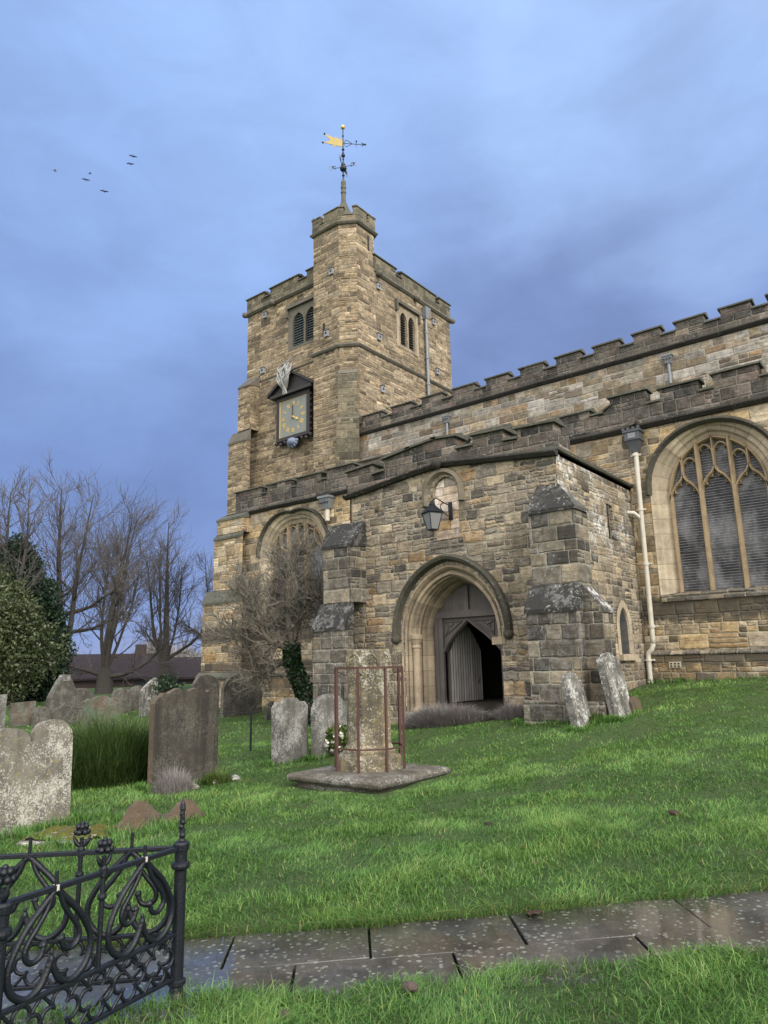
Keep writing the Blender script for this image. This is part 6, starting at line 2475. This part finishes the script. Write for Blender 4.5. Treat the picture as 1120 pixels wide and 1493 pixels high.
def lime(label, x, y, H, spread, seed, leaders, r0=.34, dens=1.0, twr=.0135, low=()):
    z = gz(x, y) - .1
    t = thing('lime_tree', label, 'tree', (x, y, z), 'bare trees behind the churchyard')
    T = Twigs(seed)
    q = T.r
    split = H * .13
    P, Rr = T.branch((x, y, z), (q.uniform(-.03, .03), q.uniform(-.03, .03), 1), split, r0 * 1.3, r0, 4, .03, .0)
    top = P[-1]

    def twigs(B, Ls, k):
        for j in range(1, len(B)):
            for _ in range(k if q.random() < .6 else 1):
                tp = B[j - 1].lerp(B[j], q.random())
                td = T.side(B[j] - B[j - 1], R(q.uniform(18, 50)))
                lt = max(.45, Ls * q.uniform(.28, .55))
                Tw, _r = T.branch(tp, td, lt, twr * .8, twr * .45, 3, .12, .13)
                for jj in range(1, 4):
                    if q.random() < .62 * dens:
                        T.branch(Tw[jj], T.side(Tw[jj] - Tw[jj - 1], R(q.uniform(18, 45))), lt * q.uniform(.35, .6), twr * .55, twr * .38, 2, .12, .12)
    for i, (az, tilt, hl, rad) in enumerate(leaders):
        d = Vector((math.cos(az) * tilt, math.sin(az) * tilt, 1))
        Lb = (H - split) * hl
        P, Rr = T.branch(top - Vector((0, 0, split * .2 * q.random())), d, Lb, r0 * rad, .018, 14, .045, .13)
        m = len(P)
        for k in range(3, m):
            f = k / (m - 1)
            nb = int(q.random() + .45) if f < .42 else int(2.1 * dens + q.random())
            for _ in range(nb):
                pos = P[k - 1].lerp(P[k], q.random())
                dd = T.side(P[k] - P[k - 1], R(q.uniform(34, 78) if f > .42 else q.uniform(50, 85)))
                Ls = spread * q.uniform(.6, 1.05) * (1.3 - .80 * f) * (1.0 if f > .42 else .7)
                B, Br = T.branch(pos, dd, Ls, .016 + .045 * (1 - f), .010, 7, .11, .15)
                twigs(B, Ls, 2)
    for az, hgt, L, rise in low:
        d = Vector((math.cos(az), math.sin(az), rise))
        P, Rr = T.branch(Vector((x, y, z + hgt)), d, L, r0 * .34, .03, 8, .10, .07)
        for k in range(2, len(P)):
            for _ in range(3):
                Ls = L * q.uniform(.25, .5)
                B, _r = T.branch(P[k], T.side(P[k] - P[k - 1], R(q.uniform(30, 70))), Ls, .028, .012, 5, .13, .14)
                twigs(B, Ls, 2)
    T.mesh(T.thick, 'bark', 'trunk', t, 6)
    T.mesh(T.thin, 'twig', 'crown', t, 3)


lime('bare lime tree with twin straight trunks, widest of the row', -37.2, 21.9, 10.7, 4.2, 21, [(2.6, .06, 1.0, .66), (.35, .12, .95, .50), (5.4, .30, .74, .32), (2.2, .34, .78, .3), (.9, .5, .62, .26)], .40, 1.0,
     low=[(3.9, 1.0, 3.2, .4), (.6, 1.0, 4.2, .25)])
lime('bare lime tree with a forked trunk right of the twin-trunked one', -38.9, 26.9, 10.9, 3.3, 33, [(.2, .09, 1.0, .66), (3.4, .30, .76, .40), (1.0, .36, .7, .28), (4.6, .2, .8, .3)], .38, 1.0,
     low=[(.9, 1.9, 3.6, .3), (3.7, 2.0, 2.4, .6)])
lime('slim bare lime tree close to the church corner', -39.0, 31.3, 11.2, 2.5, 45, [(.9, .05, 1.0, .7), (3.4, .28, .78, .4), (.3, .3, .7, .3)], .33, 1.0, low=[(3.5, 2.6, 3.0, .5)])
lime('tall bare lime tree above the holly tree at the left', -34.6, 18.0, 11.0, 3.5, 57, [(2.7, .07, 1.0, .7), (.6, .16, .95, .5), (5.2, .34, .74, .35)], .36, 1.0, low=[(.8, 4.2, 3.4, .3), (.6, 3.2, 3.2, .2)])
lime('bare lime tree at the left edge with an upright crown', -33.4, 14.4, 10.1, 2.9, 69, [(2.9, .07, 1.0, .7), (.9, .16, .95, .5), (4.4, .3, .8, .35)], .34, 1.0)


def fruit_tree():
    x, y = -12.75, 13.13
    z = gz(x, y) - .1
    t = thing('ivy_clad_tree', 'bare gnarled tree with an ivy-wrapped leaning trunk before the aisle window', 'tree', (x, y, z))
    T = Twigs(99)
    q = T.r
    rt = Vector((RT.x, RT.y, 0)).normalized()
    bk = Vector((-rt.y, rt.x, 0))

    def w(a, b, c):      # metres to the right, up from the root, away
        return Vector((x, y, z)) + rt * a + Vector((0, 0, b)) + bk * c
    tr = curve([w(.06, -.1, 0), w(-.05, .5, 0), w(-.28, 1.1, .05), (w(-.50, 1.65, .05)), w(-.52, 2.1, 0)], 5)
    n = len(tr)
    T.thick.append((tr, [.20 - .07 * i / n for i in range(n)]))
    limbs = [[w(-.50, 1.75, 0), w(-.95, 1.55, .1), w(-1.25, 1.30, .2), w(-1.45, 1.25, .2), w(-1.55, 1.75, .1), w(-1.8, 2.2, 0), w(-2.2, 2.3, 0)],
             [w(-.52, 2.0, 0), w(-.9, 2.1, -.2), w(-1.15, 2.35, -.4), w(-1.35, 2.9, -.5), w(-1.6, 3.3, -.5)],
             [w(-.52, 2.1, 0), w(-.35, 2.7, .2), w(-.05, 3.15, .2), (w(.18, 3.25, .1)), w(.32, 2.85, -.05), w(.36, 3.15, -.1)],
             [w(-.52, 2.1, 0), w(-.6, 2.9, -.2), w(-.35, 3.5, -.3), w(-.5, 4.0, -.2), w(-.2, 4.4, -.2)],
             [w(-.52, 2.05, 0), w(-.85, 2.8, .4), w(-1.0, 3.4, .5), w(-.8, 3.9, .6), w(-.95, 4.3, .6)],
             [w(-.55, 2.1, 0), w(-1.0, 2.6, .5), w(-1.5, 2.9, .7), w(-1.8, 3.4, .8), w(-2.0, 3.5, .8)]]
    for Lm in limbs:
        P = curve(Lm, 4)
        m = len(P)
        Rr = [.085 - .055 * i / m for i in range(m)]
        T.thick.append((P, Rr))
        for k in range(2, m):
            for _ in range(4):
                dd = T.side(P[k] - P[k - 1], R(q.uniform(35, 85)))
                dd = (dd + Vector((0, 0, .25))).normalized()
                L = q.uniform(.45, 1.0)
                B, _r = T.branch(P[k], dd, L, q.uniform(.014, .028), .006, 8, .27, .04)
                for j in range(1, len(B)):
                    for _ in range(2):
                        if q.random() < .8:
                            Tw, _r = T.branch(B[j], T.side(B[j] - B[j - 1], R(q.uniform(25, 75))), L * q.uniform(.22, .55), .0065, .0035, 4, .2, .08)
                            if q.random() < .6:
                                T.branch(Tw[2], T.side(Tw[2] - Tw[1], R(q.uniform(30, 60))), L * q.uniform(.12, .3), .0048, .003, 3, .16, .1)
    # upright whips
    for _ in range(70):
        p = w(q.uniform(-1.5, .25), q.uniform(2.9, 4.2), q.uniform(-.5, .6))
        T.branch(p, (q.gauss(0, .3), q.gauss(0, .3), 1), q.uniform(.5, 1.35), .008, .004, 5, .10, .05)
    T.mesh(T.thick, 'bark_grey', 'trunk', t, 7)
    T.mesh(T.thin, 'twig_pale', 'crown', t, 3)
    # ivy round the trunk
    k = 5200
    u = RNG.uniform(0, n - 1.001, k)
    i = u.astype(int)
    A = np.array([tuple(p) for p in tr])
    C = A[i] * (1 - (u - i))[:, None] + A[i + 1] * (u - i)[:, None]
    d = RNG.normal(0, 1, (k, 3))
    d[:, 2] *= .35
    d /= np.linalg.norm(d, axis=1)[:, None]
    rad = (.22 - .05 * u / n) * RNG.uniform(.85, 1.30, k)
    C = C + d * rad[:, None]
    V, qd, tv = leaf_cloud(C, np.full(k, .042), np.clip(RNG.normal(.45, .22, k), 0, 1), .2, .8)
    np_mesh('ivy', V, qd, tv, 'ivy', t)


fruit_tree()


def stem_bush(label, name, cat, x, y, rx, ry, h, n, w, mat, lean, zoff=0.0, segs=2, group=None, upr=.5):
    z = gz(x, y)
    a = RNG.uniform(0, 2 * np.pi, n)
    rr = np.sqrt(RNG.uniform(0, 1, n))
    px, py = x + rx * rr * np.cos(a), y + ry * rr * np.sin(a)
    env = (.22 + .78 * np.clip(1 - rr ** 2.2, 0, 1) ** .75) * (1 + .18 * fbm(px, py, 5.0, 3))
    hh = h * env * RNG.uniform(.55, 1.08, n)
    base = RNG.uniform(0, upr, n) * hh
    pz = g(px, py) + base * .9 + zoff - .02
    az = a + RNG.normal(0, .8, n)
    V, q, t, tv = blades(np.stack([px, py, pz], -1), hh - base * .6, w * RNG.uniform(.6, 1.3, n), lean * hh * RNG.uniform(.15, 1.0, n) * (.3 + rr), az,
                         np.clip(.35 + .5 * base / hh + RNG.normal(0, .2, n), 0, 1), segs)
    o = np_mesh(name, V, q, tv, mat, None, (x, y, z), t)
    tag(o, label, cat, group)
    return o


stem_bush('dark green broom bush between the double-headed and the dark headstone', 'broom_bush', 'bush', -10.2, 6.25, 1.0, 1.35, 1.02, 11000, .014, 'broom', 1.0)
stem_bush('grey dormant lavender hedge before the porch doorway', 'lavender_bush', 'bush', -8.15, 12.15, 1.0, .38, .50, 8500, .010, 'lavender', 1.3)
stem_bush('small grey lavender clump at the right of the doorway', 'lavender_bush', 'bush', -6.72, 12.35, .42, .26, .36, 2400, .010, 'lavender', 1.3)
stem_bush('grey lavender tuft at the foot of the dark headstone', 'lavender_bush', 'bush', -8.30, 5.95, .22, .28, .38, 2600, .006, 'lavender', .7)
stem_bush('green plant growing between the two leaning headstones', 'leafy_plant', 'plant', -4.82, 11.7, .16, .16, .28, 500, .02, 'bush_leaf', .9)
stem_bush('tuft of green weeds by the middle rock at the dark headstone', 'leafy_plant', 'plant', -8.32, 6.7, .16, .25, .26, 600, .016, 'bush_leaf', .9)


def white_bush():
    x, y = -8.42, 9.35
    z = gz(x, y)
    t = thing('flowering_bush', 'small bush with white flowers beside the caged shaft', 'bush', (x, y, z))
    n = 900
    d = RNG.normal(0, 1, (n, 3))
    d /= np.linalg.norm(d, axis=1)[:, None]
    C = np.array([x, y, z + .33]) + d * np.array([.27, .27, .22]) * (RNG.uniform(.2, 1, (n, 1)) ** .5)
    V, q, tv = leaf_cloud(C, np.full(n, .045), np.clip(RNG.normal(.5, .22, n), 0, 1), .3, .55)
    np_mesh('foliage', V, q, tv, 'bush_leaf', t)
    m = 34
    d = RNG.normal(0, 1, (m, 3))
    d[:, 1] -= .8
    d /= np.linalg.norm(d, axis=1)[:, None]
    c = np.array([x, y, z + .30]) + d * np.array([.28, .28, .21])
    C = np.repeat(c, 5, 0) + RNG.normal(0, .016, (m * 5, 3))
    for k in range(m):
        V, q, tv = leaf_cloud(C[k * 5:k * 5 + 5], np.full(5, .022), RNG.uniform(0, 1, 5), .5, .8)
        np_mesh('flower', V, q, tv, 'petal', t)


white_bush()


def ivy_patch():
    x, y, z = -19.75, 13.75, gz(-19.85, 13.4) + .92
    n = 700
    C = np.array([x, y, z]) + RNG.normal(0, 1, (n, 3)) * np.array([.12, .24, .16])
    V, q, tv = leaf_cloud(C, np.full(n, .05), np.clip(RNG.normal(.5, .2, n), 0, 1), .3, .7)
    tag(np_mesh('ivy', V, q, tv, 'ivy', None, (x, y, z)), 'dark ivy clump on the shoulder of the pointed headstone', 'ivy')


ivy_patch()


def distant_woods():
    """one brown winter wood beyond the village, too far to count"""
    n = 26000
    a = RNG.uniform(R(118), R(175), n)
    d = RNG.uniform(78, 105, n)
    x, y = d * np.cos(a), d * np.sin(a)
    zz = np.full(n, .4)
    env = 3.4 + 1.0 * np.sin(a * 23) + .7 * np.sin(a * 57 + 1) + .4 * np.sin(a * 131)
    h = env * RNG.uniform(.5, 1.1, n)
    b = RNG.uniform(0, .6, n) * h
    V, q, t, tv = blades(np.stack([x, y, zz + b], -1), h - b, RNG.uniform(.05, .16, n), RNG.uniform(.2, 1.4, n), RNG.uniform(0, 6.28, n), RNG.uniform(0, .8, n), 2)
    o = np_mesh('distant_woods', V, q, tv, 'lavender', tris=t)
    o['kind'] = 'stuff'


distant_woods()
